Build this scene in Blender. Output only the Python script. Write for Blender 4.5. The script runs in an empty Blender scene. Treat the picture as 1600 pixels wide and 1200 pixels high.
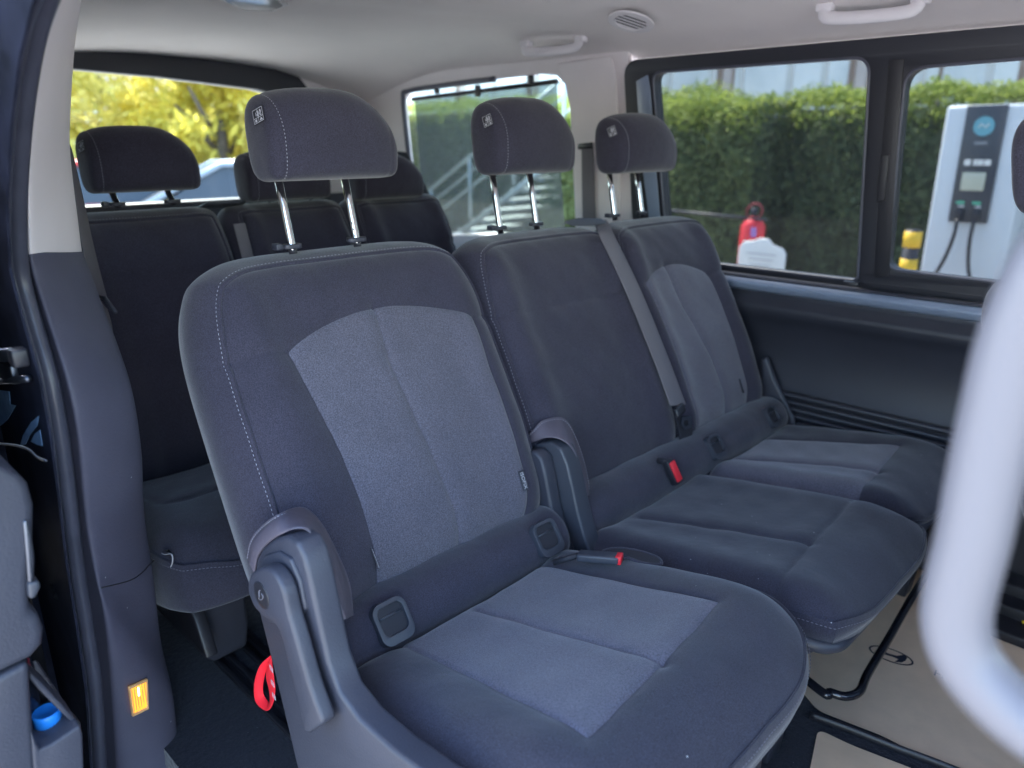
import bpy, bmesh, math, random
import numpy as np
from mathutils import Vector, Matrix
from mathutils.geometry import tessellate_polygon
random.seed(3); rng = np.random.RandomState(5)
sc = bpy.context.scene; COL = sc.collection
R_ = math.radians
# ------------------------------------------------------------------ camera
FPX = 1176.0
CAM = np.array([0, 0, 1.15])
cF = np.array([-.664, .683, -.304]); cF /= np.linalg.norm(cF)
cR = np.cross(cF, [0, 0, 1]); cR /= np.linalg.norm(cR); cU = np.cross(cR, cF)
cam = bpy.data.cameras.new('camera'); camo = bpy.data.objects.new('camera', cam); COL.objects.link(camo)
m = Matrix(((cR[0], cU[0], -cF[0], CAM[0]), (cR[1], cU[1], -cF[1], CAM[1]), (cR[2], cU[2], -cF[2], CAM[2]), (0, 0, 0, 1)))
camo.matrix_world = m
cam.sensor_width = 36; cam.lens = FPX / 1600 * 36; cam.clip_start = .02; cam.clip_end = 600
cam.dof.use_dof = True; cam.dof.focus_distance = 1.36; cam.dof.aperture_fstop = 2.7
sc.camera = camo
# ------------------------------------------------------------------ light
SUN_EL, SUN_AZ = 58, 160          # azimuth of the sun measured from +X towards +Y
w = bpy.data.worlds.new('World'); sc.world = w; w.use_nodes = True
nt = w.node_tree; bg = nt.nodes['Background']; sky = nt.nodes.new('ShaderNodeTexSky')
sky.sky_type = 'NISHITA'; sky.sun_disc = False
sky.sun_elevation = R_(SUN_EL); sky.sun_rotation = R_(90 - SUN_AZ)
sky.dust_density = 1.0; sky.air_density = 1.2; sky.ozone_density = 1.6
nt.links.new(sky.outputs[0], bg.inputs[0]); bg.inputs[1].default_value = .15
sl = bpy.data.lights.new('sun', 'SUN'); sl.energy = 3.2; sl.angle = R_(.5); sl.color = (1, .95, .86)
so = bpy.data.objects.new('sun', sl); COL.objects.link(so)
sd = Vector((math.cos(R_(SUN_EL)) * math.cos(R_(SUN_AZ)), math.cos(R_(SUN_EL)) * math.sin(R_(SUN_AZ)), math.sin(R_(SUN_EL))))
so.rotation_euler = sd.to_track_quat('Z', 'Y').to_euler()
sc.view_settings.view_transform = 'Standard'; sc.view_settings.look = 'None'
sc.view_settings.exposure = 3.2; sc.view_settings.gamma = 1
sc.cycles.max_bounces = 8; sc.cycles.transparent_max_bounces = 16
# ------------------------------------------------------------------ helpers
def ray(x, y): return cF * FPX + cR * (x - 800) - cU * (y - 600)
def hit(x, y, n, p):
    d = ray(x, y); n = np.array(n, float); return CAM + d * (np.dot(n, np.array(p, float) - CAM) / np.dot(n, d))
def PX(x, y, c): return hit(x, y, (1, 0, 0), (c, 0, 0))
def PY(x, y, c): return hit(x, y, (0, 1, 0), (0, c, 0))
def PZ(x, y, c): return hit(x, y, (0, 0, 1), (0, 0, c))
WN = np.array([0, 1, .123]); WP = np.array([0, 2.30, .75])     # the leaning upper side wall
def PW(x, y): return hit(x, y, WN, WP)
def link(o, parent=None):
    COL.objects.link(o)
    if parent is not None: o.parent = parent
    return o
def mesh(name, v, f, mat, parent=None, smooth=True, uv=None):
    me = bpy.data.meshes.new(name)
    me.from_pydata([tuple(map(float, p)) for p in v], [], [tuple(q) for q in f])
    if smooth: me.polygons.foreach_set('use_smooth', [True] * len(me.polygons))
    if mat is not None: me.materials.append(mat)
    me.update()
    return link(bpy.data.objects.new(name, me), parent)
def empty(name, loc, label=None, cat=None, group=None):
    o = bpy.data.objects.new(name, None); o.empty_display_size = .05; link(o)
    o['base'] = 1; OFF[o.name] = np.array(loc, float); o.location = loc
    tag(o, label, cat, group); return o
OFF = {}
def tag(o, label=None, cat=None, group=None, kind=None):
    if label: o['label'] = label
    if cat: o['category'] = cat
    if group: o['group'] = group
    if kind: o['kind'] = kind
    return o
def recalc(o):
    bm = bmesh.new(); bm.from_mesh(o.data); bmesh.ops.remove_doubles(bm, verts=bm.verts, dist=1e-6)
    bmesh.ops.recalc_face_normals(bm, faces=bm.faces); bm.to_mesh(o.data); bm.free(); return o
def bevel(o, w, seg=3, ang=35):
    b = o.modifiers.new('bevel', 'BEVEL'); b.width = w; b.segments = seg; b.limit_method = 'ANGLE'; b.angle_limit = R_(ang)
    b.harden_normals = False
    return o
def gridfaces(nu, nv, closeu=False, base=0):
    f = []
    for i in range(nu if closeu else nu - 1):
        for j in range(nv - 1):
            a = base + i * nv + j; b = base + ((i + 1) % nu) * nv + j
            f.append((a, b, b + 1, a + 1))
    return f
def surf(name, P, mat, parent=None, closeu=False, smooth=True):   # P (nu,nv,3)
    nu, nv = P.shape[:2]
    return mesh(name, P.reshape(-1, 3), gridfaces(nu, nv, closeu), mat, parent, smooth)
def spline(pts, n, closed=False):
    P = np.array(pts, float); k = len(P); out = []
    if closed: P = np.vstack([P[-1], P, P[0], P[1]])
    else: P = np.vstack([2 * P[0] - P[1], P, 2 * P[-1] - P[-2]])
    segs = len(P) - 3
    for q in range(n):
        u = q / (n if closed else n - 1) * segs; i = min(int(u), segs - 1); t = u - i
        p0, p1, p2, p3 = P[i:i + 4]
        out.append(.5 * ((2 * p1) + (-p0 + p2) * t + (2 * p0 - 5 * p1 + 4 * p2 - p3) * t * t + (-p0 + 3 * p1 - 3 * p2 + p3) * t ** 3))
    return np.array(out)
def frames(P, closed=False):
    n = len(P)
    T = (np.roll(P, -1, 0) - np.roll(P, 1, 0)) if closed else np.gradient(P, axis=0)
    T /= np.linalg.norm(T, axis=1)[:, None] + 1e-12
    N = np.zeros_like(P); a = np.array([0, 0, 1.]) if abs(T[0][2]) < .9 else np.array([1., 0, 0])
    v = a - T[0] * np.dot(a, T[0]); v /= np.linalg.norm(v)
    for i in range(n):
        v = v - T[i] * np.dot(v, T[i]); v /= np.linalg.norm(v) + 1e-12; N[i] = v
    return T, N, np.cross(T, N)
def tube(name, pts, r, mat, parent=None, n=10, res=None, closed=False, flat=1.0, cap=True):
    P = spline(pts, res or max(2, len(pts)), closed) if res else np.array(pts, float)
    T, N, B = frames(P, closed); rr = np.broadcast_to(np.array(r, float), (len(P),))
    th = np.linspace(0, 2 * math.pi, n, endpoint=False)
    V = P[:, None, :] + rr[:, None, None] * (np.cos(th)[None, :, None] * N[:, None, :] + flat * np.sin(th)[None, :, None] * B[:, None, :])
    L = len(P); f = []
    for i in range(L if closed else L - 1):
        for j in range(n):
            a = i * n + j; b = i * n + (j + 1) % n; c = ((i + 1) % L) * n + j; d = ((i + 1) % L) * n + (j + 1) % n
            f.append((a, b, d, c))
    if cap and not closed: f.append(tuple(range(n))[::-1]); f.append(tuple((L - 1) * n + j for j in range(n)))
    return recalc(mesh(name, V.reshape(-1, 3), f, mat, parent))
def box(name, lo, hi, mat, parent=None, bv=0.0, seg=2):
    x0, y0, z0 = lo; x1, y1, z1 = hi
    v = [(x0, y0, z0), (x1, y0, z0), (x1, y1, z0), (x0, y1, z0), (x0, y0, z1), (x1, y0, z1), (x1, y1, z1), (x0, y1, z1)]
    f = [(0, 3, 2, 1), (4, 5, 6, 7), (0, 1, 5, 4), (1, 2, 6, 5), (2, 3, 7, 6), (3, 0, 4, 7)]
    o = mesh(name, v, f, mat, parent, smooth=bv > 0)
    if bv: bevel(o, bv, seg)
    return o
def obox(name, c, ax, ay, az, mat, parent=None, bv=0.0, seg=2):   # oriented box, half vectors
    c, ax, ay, az = [np.array(q, float) for q in (c, ax, ay, az)]
    v = [c + i * ax + j * ay + k * az for k in (-1, 1) for j in (-1, 1) for i in (-1, 1)]
    f = [(0, 2, 3, 1), (4, 5, 7, 6), (0, 1, 5, 4), (2, 6, 7, 3), (0, 4, 6, 2), (1, 3, 7, 5)]
    o = mesh(name, v, f, mat, parent, smooth=bv > 0); recalc(o)
    if bv: bevel(o, bv, seg)
    return o
def prism(name, poly, ext, mat, parent=None, bv=0.0, seg=3, smooth=True, hole=None):
    P = [np.array(p, float) for p in poly]; e = np.array(ext, float); n = len(P)
    loops = [[Vector(p) for p in P]]; allp = list(P)
    holes = [] if hole is None else (hole if isinstance(hole, tuple) else (hole,))
    for h_ in holes: h_ = [np.array(p, float) for p in h_]; loops.append([Vector(p) for p in h_]); allp += h_
    k = len(allp); v = allp + [p + e for p in allp]; f = []
    if hole is None: f = [tuple(range(n)), tuple(range(k + n - 1, k - 1, -1))]
    else:
        for t in tessellate_polygon(loops): f.append(tuple(t)); f.append(tuple(q + k for q in t[::-1]))
    f += [(i, (i + 1) % n, k + (i + 1) % n, k + i) for i in range(n)]
    n_ = n
    for h_ in holes:
        h = len(h_); f += [(n_ + i, n_ + (i + 1) % h, k + n_ + (i + 1) % h, k + n_ + i) for i in range(h)]; n_ += h
    o = recalc(mesh(name, v, f, mat, parent, smooth=bv > 0 and smooth))
    if bv: bevel(o, bv, seg, 40)
    return o
def ribbon(name, A, B, mat, parent=None, th=.0014, res=40):   # strip between two edge curves
    A = spline(A, res); B = spline(B, res)
    nrm = np.cross(np.gradient(A, axis=0), B - A); nrm /= np.linalg.norm(nrm, axis=1)[:, None]
    C0 = []
    for t, h in ((0, 0), (.06, 1), (.5, 1), (.94, 1), (1, 0), (.94, -1), (.5, -1), (.06, -1)):
        C0.append(A + (B - A) * t + nrm * th * h)
    P = np.array(C0)
    return recalc(surf(name, P, mat, parent, closeu=True))
def rrect(w, h, r, n=6):
    o = []
    for cx, cy, a0 in ((w / 2 - r, h / 2 - r, 0), (-w / 2 + r, h / 2 - r, 90), (-w / 2 + r, -h / 2 + r, 180), (w / 2 - r, -h / 2 + r, 270)):
        for k in range(n + 1):
            a = R_(a0 + 90 * k / n); o.append((cx + r * math.cos(a), cy + r * math.sin(a)))
    return o
def roundpoly(pts, r, n=5):        # 2-D polygon with rounded corners
    P = [np.array(p, float) for p in pts]; out = []; k = len(P)
    rr = r if hasattr(r, '__len__') else [r] * k
    for i in range(k):
        a, b, c = P[i - 1], P[i], P[(i + 1) % k]; u = (a - b); lu = np.linalg.norm(u); u /= lu; v = c - b; lv = np.linalg.norm(v); v /= lv
        d = min(rr[i], lu * .49, lv * .49); p0 = b + u * d; p1 = b + v * d
        for q in range(n + 1):
            t = q / n; out.append((1 - t) ** 2 * p0 + 2 * t * (1 - t) * b + t * t * p1)
    return out
def text(name, s, size, mat, O, X, Y, parent=None, ext=.0003):
    cu = bpy.data.curves.new(name, 'FONT'); cu.body = s; cu.size = size; cu.extrude = ext; cu.align_x = 'CENTER'; cu.align_y = 'CENTER'
    t = bpy.data.objects.new(name, cu); COL.objects.link(t)
    dg = bpy.context.evaluated_depsgraph_get(); me = bpy.data.meshes.new_from_object(t.evaluated_get(dg))
    bpy.data.objects.remove(t)
    O, X, Y = [np.array(q, float) for q in (O, X, Y)]; X /= np.linalg.norm(X); Y = Y - X * np.dot(X, Y); Y /= np.linalg.norm(Y); Z = np.cross(X, Y)
    me.transform(Matrix(((X[0], Y[0], Z[0], O[0]), (X[1], Y[1], Z[1], O[1]), (X[2], Y[2], Z[2], O[2]), (0, 0, 0, 1))))
    me.materials.clear(); me.materials.append(mat)
    return link(bpy.data.objects.new(name, me), parent)
# ------------------------------------------------------------------ materials
def mat(name, col, rough=.6, metal=0., var=0., vscale=6., bump=0., bscale=300., bump2=0., b2scale=12., sheen=0., spec=.5, coat=0., weave=0., wscale=1.0, emit=None, estr=0., col2=None, speck=0.):
    M = bpy.data.materials.new(name); M.use_nodes = True; t = M.node_tree; N = t.nodes; L = t.links
    b = N['Principled BSDF']; b.inputs['Roughness'].default_value = rough; b.inputs['Metallic'].default_value = metal
    b.inputs['Specular IOR Level'].default_value = spec; b.inputs['Sheen Weight'].default_value = sheen; b.inputs['Sheen Roughness'].default_value = .45
    b.inputs['Coat Weight'].default_value = coat; b.inputs['Coat Roughness'].default_value = .05
    b.inputs['Base Color'].default_value = (*col, 1)
    tc = N.new('ShaderNodeTexCoord'); O = tc.outputs['Object']
    cur = None
    if var or col2:
        n = N.new('ShaderNodeTexNoise'); n.inputs['Scale'].default_value = vscale; n.inputs['Detail'].default_value = 5; n.inputs['Roughness'].default_value = .6
        L.new(O, n.inputs['Vector']); r = N.new('ShaderNodeValToRGB'); L.new(n.outputs[0], r.inputs[0])
        c2 = col2 or tuple(min(1, c * (1 + var)) for c in col); c1 = col if col2 else tuple(c * (1 - var) for c in col)
        r.color_ramp.elements[0].position = .32; r.color_ramp.elements[1].position = .68
        r.color_ramp.elements[0].color = (*c1, 1); r.color_ramp.elements[1].color = (*c2, 1)
        cur = r.outputs[0]
    if weave:
        sx = N.new('ShaderNodeTexNoise'); sx.inputs['Scale'].default_value = 620 * wscale; sx.inputs['Detail'].default_value = 1
        L.new(O, sx.inputs['Vector'])
        mr = N.new('ShaderNodeMapRange'); mr.inputs[1].default_value = .3; mr.inputs[2].default_value = .7; mr.inputs[3].default_value = 1 - weave; mr.inputs[4].default_value = 1 + weave
        L.new(sx.outputs[0], mr.inputs[0])
        mx = N.new('ShaderNodeVectorMath'); mx.operation = 'SCALE'
        if cur is not None: L.new(cur, mx.inputs[0])
        else: mx.inputs[0].default_value = col
        L.new(mr.outputs[0], mx.inputs['Scale']); cur = mx.outputs[0]
    if speck:
        vo = N.new('ShaderNodeTexVoronoi'); vo.inputs['Scale'].default_value = speck; L.new(O, vo.inputs['Vector'])
        lt = N.new('ShaderNodeMath'); lt.operation = 'LESS_THAN'; lt.inputs[1].default_value = .045; L.new(vo.outputs['Distance'], lt.inputs[0])
        sep = N.new('ShaderNodeSeparateColor'); L.new(vo.outputs['Color'], sep.inputs[0])
        g2 = N.new('ShaderNodeMath'); g2.operation = 'GREATER_THAN'; g2.inputs[1].default_value = .82; L.new(sep.outputs[0], g2.inputs[0])
        mu = N.new('ShaderNodeMath'); mu.operation = 'MULTIPLY'; L.new(lt.outputs[0], mu.inputs[0]); L.new(g2.outputs[0], mu.inputs[1])
        mi = N.new('ShaderNodeMix'); mi.data_type = 'RGBA'; L.new(mu.outputs[0], mi.inputs[0])
        if cur is not None: L.new(cur, mi.inputs[6])
        else: mi.inputs[6].default_value = (*col, 1)
        mi.inputs[7].default_value = (.5, .5, .5, 1); cur = mi.outputs[2]
    if cur is not None: L.new(cur, b.inputs['Base Color'])
    prev = None
    for s, k, dist in ((bump, bscale, .0006), (bump2, b2scale, .006)):
        if not s: continue
        n = N.new('ShaderNodeTexNoise'); n.inputs['Scale'].default_value = k; n.inputs['Detail'].default_value = 3; L.new(O, n.inputs['Vector'])
        bp = N.new('ShaderNodeBump'); bp.inputs['Strength'].default_value = s; bp.inputs['Distance'].default_value = dist
        L.new(n.outputs[0], bp.inputs['Height'])
        if prev is not None: L.new(prev, bp.inputs['Normal'])
        prev = bp.outputs[0]
    if prev is not None: L.new(prev, b.inputs['Normal'])
    if emit: b.inputs['Emission Color'].default_value = (*emit, 1); b.inputs['Emission Strength'].default_value = estr
    return M
def glass(name, tint, rough=.02, refl=.5, veil=0.):
    M = bpy.data.materials.new(name); M.use_nodes = True; t = M.node_tree; N = t.nodes; L = t.links
    N.remove(N['Principled BSDF']); tr = N.new('ShaderNodeBsdfTransparent'); tr.inputs[0].default_value = (*tint, 1)
    gl = N.new('ShaderNodeBsdfGlossy'); gl.inputs['Roughness'].default_value = rough; gl.inputs[0].default_value = (refl, refl, refl, 1)
    fr = N.new('ShaderNodeFresnel'); fr.inputs[0].default_value = 1.45; mx = N.new('ShaderNodeMixShader')
    ge = N.new('ShaderNodeNewGeometry'); sb = N.new('ShaderNodeMath'); sb.operation = 'SUBTRACT'; sb.inputs[0].default_value = 1; L.new(ge.outputs['Backfacing'], sb.inputs[1])
    ml = N.new('ShaderNodeMath'); ml.operation = 'MULTIPLY'; L.new(fr.outputs[0], ml.inputs[0]); L.new(sb.outputs[0], ml.inputs[1]); L.new(ml.outputs[0], mx.inputs[0]); L.new(tr.outputs[0], mx.inputs[1]); L.new(gl.outputs[0], mx.inputs[2]); out = mx.outputs[0]
    if veil:
        tl = N.new('ShaderNodeBsdfTranslucent'); tl.inputs[0].default_value = (.8, .8, .85, 1); m2 = N.new('ShaderNodeMixShader'); m2.inputs[0].default_value = veil  # faint milky scatter imitates a hazy veil over the view
        L.new(out, m2.inputs[1]); L.new(tl.outputs[0], m2.inputs[2]); out = m2.outputs[0]
    L.new(out, N['Material Output'].inputs[0])
    return M
def leafmat(name, c1, c2, trans=.35):
    M = bpy.data.materials.new(name); M.use_nodes = True; t = M.node_tree; N = t.nodes; L = t.links
    b = N['Principled BSDF']; b.inputs['Roughness'].default_value = .6; b.inputs['Specular IOR Level'].default_value = .3
    g = N.new('ShaderNodeNewGeometry'); r = N.new('ShaderNodeValToRGB'); L.new(g.outputs['Random Per Island'], r.inputs[0])
    r.color_ramp.elements[0].color = (*c1, 1); r.color_ramp.elements[1].color = (*c2, 1); L.new(r.outputs[0], b.inputs['Base Color'])
    tl = N.new('ShaderNodeBsdfTranslucent'); L.new(r.outputs[0], tl.inputs[0]); mx = N.new('ShaderNodeMixShader'); mx.inputs[0].default_value = trans
    L.new(b.outputs[0], mx.inputs[1]); L.new(tl.outputs[0], mx.inputs[2]); L.new(mx.outputs[0], N['Material Output'].inputs[0])
    return M
FAB = mat('charcoal_fabric', (.036, .0335, .051), .92, var=.10, vscale=9, bump=.5, bscale=1100, bump2=.6, b2scale=11, sheen=.30, spec=.25, weave=.38, wscale=.85)
FABSP = mat('charcoal_cushion_fabric', (.033, .032, .048), .92, var=.10, vscale=9, bump=.5, bscale=1100, bump2=.6, b2scale=11, sheen=.30, spec=.25, weave=.38, wscale=.85, speck=42)
INS = mat('grey_insert_fabric', (.092, .088, .116), .9, var=.08, vscale=10, bump=1., bscale=900, bump2=.2, b2scale=9, sheen=.4, spec=.25, weave=.38, wscale=.72)
VINYL = mat('grey_brown_vinyl', (.105, .09, .115), .6, var=.05, bump=.4, bscale=500, bump2=.5, b2scale=30)
PLA = mat('dark_grained_plastic', (.040, .042, .058), .45, var=.10, bump=.9, bscale=260, spec=.45)
PLB = mat('black_plastic', (.018, .018, .024), .42, bump=.3, bscale=500)
PLG = mat('grey_plastic', (.045, .049, .064), .42, bump=.3, bscale=500)
TRIMD = mat('pillar_dark_trim', (.078, .077, .112), .55, var=.12, vscale=5, bump=.9, bscale=260, spec=.4, speck=30)
TRIML = mat('pillar_light_trim', (.74, .68, .69), .6, var=.03, bump=.25, bscale=400)
HEADL = mat('headliner_fabric', (.80, .73, .73), .95, var=.03, vscale=3, bump=.5, bscale=700, sheen=.2, spec=.1)
RUB = mat('seal_rubber', (.070, .072, .10), .35, var=.12, vscale=20, bump=.25, bscale=200)
THREAD = mat('grey_thread', (.33, .33, .38), .8)
THREADD = mat('dark_thread', (.17, .165, .20), .8)
CHROME = mat('chrome', (.85, .84, .80), .12, metal=1.)
STEEL = mat('brushed_steel', (.13, .14, .17), .4, metal=1., bump=.3, bscale=200)
BLKTUBE = mat('gloss_black_paint', (.012, .013, .02), .2, coat=.5)
CARPET = mat('dark_carpet', (.020, .021, .032), 1., var=.5, vscale=260, bump=1., bscale=650, bump2=.6, b2scale=60, sheen=.3, spec=.1, speck=70)
MATP = mat('brown_paper_mat', (.76, .56, .39), .85, var=.06, vscale=14, bump=.3, bscale=300, bump2=.5, b2scale=7)
INK = mat('dark_print_ink', (.02, .022, .04), .7)
WHT = mat('white_print', (.5, .5, .54), .7)
RED = mat('red_plastic', (.75, .025, .04), .45)
REDW = mat('red_webbing', (.85, .012, .03), .75, bump=.6, bscale=900)
WEB = mat('belt_webbing', (.135, .125, .14), .75, var=.05, bump=.8, bscale=800)
WEBD = mat('belt_webbing_dark', (.02, .02, .028), .7, bump=.6, bscale=900)
BLUE = mat('blue_plastic', (.02, .24, .80), .35)
HANDLE = mat('pale_grey_plastic', (.140, .132, .146), .42, bump=.15, bscale=300)
SILL = mat('satin_grey_sill', (.22, .27, .37), .28, bump=.15, bscale=300)
WINF = mat('window_frame_black', (.015, .016, .025), .5, bump=.3, bscale=300)
GL = glass('tinted_glass', (.47, .48, .48), .02, .12, veil=.005)
GLC = glass('clear_glass', (.86, .9, .88))
BLIND = glass('mesh_blind', (.50, .53, .52), .6, .1, veil=.035)
# ------------------------------------------------------------------ the padded shapes
def polyd(P, T, S):      # signed distance (positive inside) of points to polygon
    P = np.array(P, float); A = P; B = np.roll(P, -1, 0); q = np.stack([T, S], -1)
    best = np.full(T.shape, 9.); ins = np.zeros(T.shape, bool)
    for a, b in zip(A, B):
        e = b - a; L2 = e @ e
        if L2 < 1e-14: continue
        u = np.clip(((q - a) @ e) / L2, 0, 1); d = np.linalg.norm(q - a - u[..., None] * e, axis=-1); best = np.minimum(best, d)
        c = ((a[1] > S) != (b[1] > S)) & (T < (b[0] - a[0]) * (S - a[1]) / (b[1] - a[1] + 1e-15) + a[0]); ins ^= c
    return np.where(ins, best, -best)
def curved(C, T, S):
    C = np.array(C, float); q = np.stack([T, S], -1); best = np.full(T.shape, 9.)
    for a, b in zip(C[:-1], C[1:]):
        e = b - a; u = np.clip(((q - a) @ e) / (e @ e + 1e-15), 0, 1); best = np.minimum(best, np.linalg.norm(q - a - u[..., None] * e, axis=-1))
    return best
class Pad:
    """fr(t,s,n)->world. outline given by half widths; height h(t,s)."""
    def __init__(s, fr, t0, t1, s0, s1, hfun, T=.11, rim=.03, corner=.12, power=7, taper=None, insert=None, seams=(), nx=110, ny=130, edge=.012, edgew=.025, bulge=.006, cbot=None, under=0.):
        s.__dict__.update(locals()); s.build()
    def h(s, t, q):
        z = s.hfun(t, q)
        for c in s.seams: z = z - .0035 * np.exp(-(curved(c, t, q) / .0045) ** 2) - .004 * np.exp(-(curved(c, t, q) / .018) ** 2)
        if s.insert is not None:
            d = polyd(s.insert, t, q)
            z = z - .0030 * np.exp(-(d / .005) ** 2) - .004 * np.exp(-(d / .02) ** 2)
        return z
    def mapab(s, a, b):
        c = s.corner; k = np.where(b < 0, s.cbot if s.cbot is not None else c, c)
        tc = (s.t0 + s.t1) / 2; hw = (s.t1 - s.t0) / 2; scn = (s.s0 + s.s1) / 2; hh = (s.s1 - s.s0) / 2
        ks = k * hw / hh
        A = a * (1 - k * np.abs(b) ** s.power); B = b * (1 - ks * np.abs(a) ** s.power)
        q = scn + hh * B
        tp = s.taper(q) if s.taper else 1.
        return tc + hw * A * tp, q
    def build(s):
        a = np.sin(np.linspace(-1, 1, s.nx) * math.pi / 2 * .9) / math.sin(math.pi / 2 * .9)
        b = np.sin(np.linspace(-1, 1, s.ny) * math.pi / 2 * .9) / math.sin(math.pi / 2 * .9)
        Aa, Bb = np.meshgrid(a, b, indexing='ij'); t, q = s.mapab(Aa, Bb)
        hw = (s.t1 - s.t0) / 2; hh = (s.s1 - s.s0) / 2
        bt = np.concatenate([[s.mapab(np.array(x), np.array(y)) for x, y in zip(*zz)] for zz in ((a, -np.ones_like(a)), (np.ones_like(b), b), (a[::-1], np.ones_like(a)), (-np.ones_like(b), b[::-1]))])
        s.border = bt
        d = polyd(bt[::2], t, q); d = np.maximum(d, 0)
        z = s.h(t, q) - s.edge * np.exp(-(d / s.edgew) ** 1.5) - .0055 * np.exp(-(d / .004))
        if s.insert is not None:
            di = polyd(s.insert, t, q); z = z - .003 * np.clip((di - .001) / .006, 0, 1)
        s.z = z
        V = np.stack([t, q, z], -1); nx, ny = s.nx, s.ny
        F = gridfaces(nx, ny)
        idx = [i * ny for i in range(nx)] + [(nx - 1) * ny + j for j in range(1, ny)] + [i * ny + ny - 1 for i in range(nx - 2, -1, -1)] + [j for j in range(ny - 2, 0, -1)]
        Bp = V.reshape(-1, 3)[idx]
        tg = np.roll(Bp, -1, 0) - np.roll(Bp, 1, 0); nn = np.stack([tg[:, 1], -tg[:, 0]], -1); nn /= np.linalg.norm(nn, axis=1)[:, None]
        for _ in range(4): nn = (nn + np.roll(nn, 1, 0) + np.roll(nn, -1, 0)) / 3
        nn /= np.linalg.norm(nn, axis=1)[:, None]
        s.bp, s.bn = Bp, nn
        r, T, bu = s.rim, s.T, s.bulge
        prof = [(.0015, .0015), (.004, .0035)]
        for k in range(1, 15):
            u = (k / 14) ** 1.3; prof.append((.004 + (r - .004) * (1 - (1 - u) ** 2.0) + bu * math.sin(u * math.pi) - s.under * u, .0035 - (T + .0035) * u))
        for k in range(1, 6):
            an = k / 5 * math.pi / 2; prof.append((r - s.under - .02 * (1 - math.cos(an)), -T - .02 * math.sin(an)))
        prof.append((-.03 - s.under, -T - .022)); s.prof = prof
        allv = [V.reshape(-1, 3)]; off = nx * ny; prev = idx; nb = len(idx)
        n_edge = Bp[:, 2]; n_mean = n_edge.mean()
        for k, (o, dn) in enumerate(prof):
            u = min(1, max(0, -dn / T)); zz = n_edge * (1 - u) + n_mean * u + dn
            P = np.column_stack([Bp[:, 0] + nn[:, 0] * o, Bp[:, 1] + nn[:, 1] * o, zz]); allv.append(P)
            cur = list(range(off, off + nb)); off += nb
            for i in range(nb): F.append((prev[i], prev[(i + 1) % nb], cur[(i + 1) % nb], cur[i]))
            prev = cur
        c = np.array([[(s.t0 + s.t1) / 2, (s.s0 + s.s1) / 2, n_mean - T - .022]]); allv.append(c)
        for i in range(nb): F.append((prev[i], prev[(i + 1) % nb], off))
        s.V = np.vstack(allv); s.F = F
    def make(s, name, mat, parent):
        W = s.fr(s.V[:, 0], s.V[:, 1], s.V[:, 2]); s.o = recalc(mesh(name, W, s.F, mat, parent)); return s.o
    def hz(s, t, q):
        d = np.maximum(polyd(s.border[::2], t, q), 0)
        return s.h(t, q) - s.edge * np.exp(-(d / s.edgew) ** 1.5)
    def patch(s, name, L, Rr, mat, parent, nu=150, nv=130, arch=0.):   # L,Rr edge curves (same param)
        L = spline(L, nv); Rr = spline(Rr, nv); u = np.sin(np.linspace(-1, 1, nu) * math.pi / 2 * .96); u = (u / u[-1] + 1) / 2
        G = L[None] * (1 - u[:, None, None]) + Rr[None] * u[:, None, None]
        G[..., 1] += arch * (np.sin(np.clip(u, 0, 1) * math.pi) ** .75)[:, None] * (np.linspace(0, 1, nv) ** 4)[None, :]
        t, q = G[..., 0], G[..., 1]; bd = np.concatenate([G[0], G[:, -1], G[-1][::-1], G[::-1, 0]]); d = np.abs(polyd(bd, t, q)); d[0] = d[-1] = 0; d[:, 0] = d[:, -1] = 0
        z = s.hz(t, q) + .0012 * (1 - np.exp(-d / .003)) - .0002
        W = s.fr(t.ravel(), q.ravel(), z.ravel())
        return mesh(name, W, gridfaces(nu, nv), mat, parent)
    def stitch_front(s, name, C, mat, parent, step=.0085, ln=.0052, r=.0007, lift=.0008):
        C = spline(C, 300); dashes(name, s.fr(C[:, 0], C[:, 1], s.hz(C[:, 0], C[:, 1]) + lift), mat, parent, step, ln, r)
    def stitch_rim(s, name, k0, k1, out, mat, parent, **kw):    # along border indices k0..k1 of the side rim
        nb = len(s.bp); ids = np.arange(k0, k1) % nb; o, dn = out
        P = np.column_stack([s.bp[ids, 0] + s.bn[ids, 0] * o, s.bp[ids, 1] + s.bn[ids, 1] * o, s.bp[ids, 2] + dn])
        dashes(name, s.fr(P[:, 0], P[:, 1], P[:, 2]), mat, parent, **kw)
def dashes(name, P, mat, parent, step=.0085, ln=.0052, r=.0008):
    P = np.array(P); L = np.concatenate([[0], np.cumsum(np.linalg.norm(np.diff(P, axis=0), axis=1))]); v = []; f = []
    def at(x): return np.array([np.interp(x, L, P[:, k]) for k in range(3)])
    x = step * .5
    while x + ln < L[-1]:
        a, b = at(x), at(x + ln); T = (b - a) / np.linalg.norm(b - a); n1 = np.cross(T, [.3, .5, .8]); n1 /= np.linalg.norm(n1); n2 = np.cross(T, n1); k = len(v)
        for p, rr in ((a, .45), (a * .7 + b * .3, 1), (a * .3 + b * .7, 1), (b, .45)):
            for an in (0, 90, 180, 270): v.append(p + r * rr * (math.cos(R_(an)) * n1 + math.sin(R_(an)) * n2))
        for i in range(3):
            for j in range(4): f.append((k + i * 4 + j, k + i * 4 + (j + 1) % 4, k + i * 4 + 4 + (j + 1) % 4, k + i * 4 + 4 + j))
        x += step
    if v: o = mesh(name, v, f, mat, parent); o['kind'] = 'stuff'; return o
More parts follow.
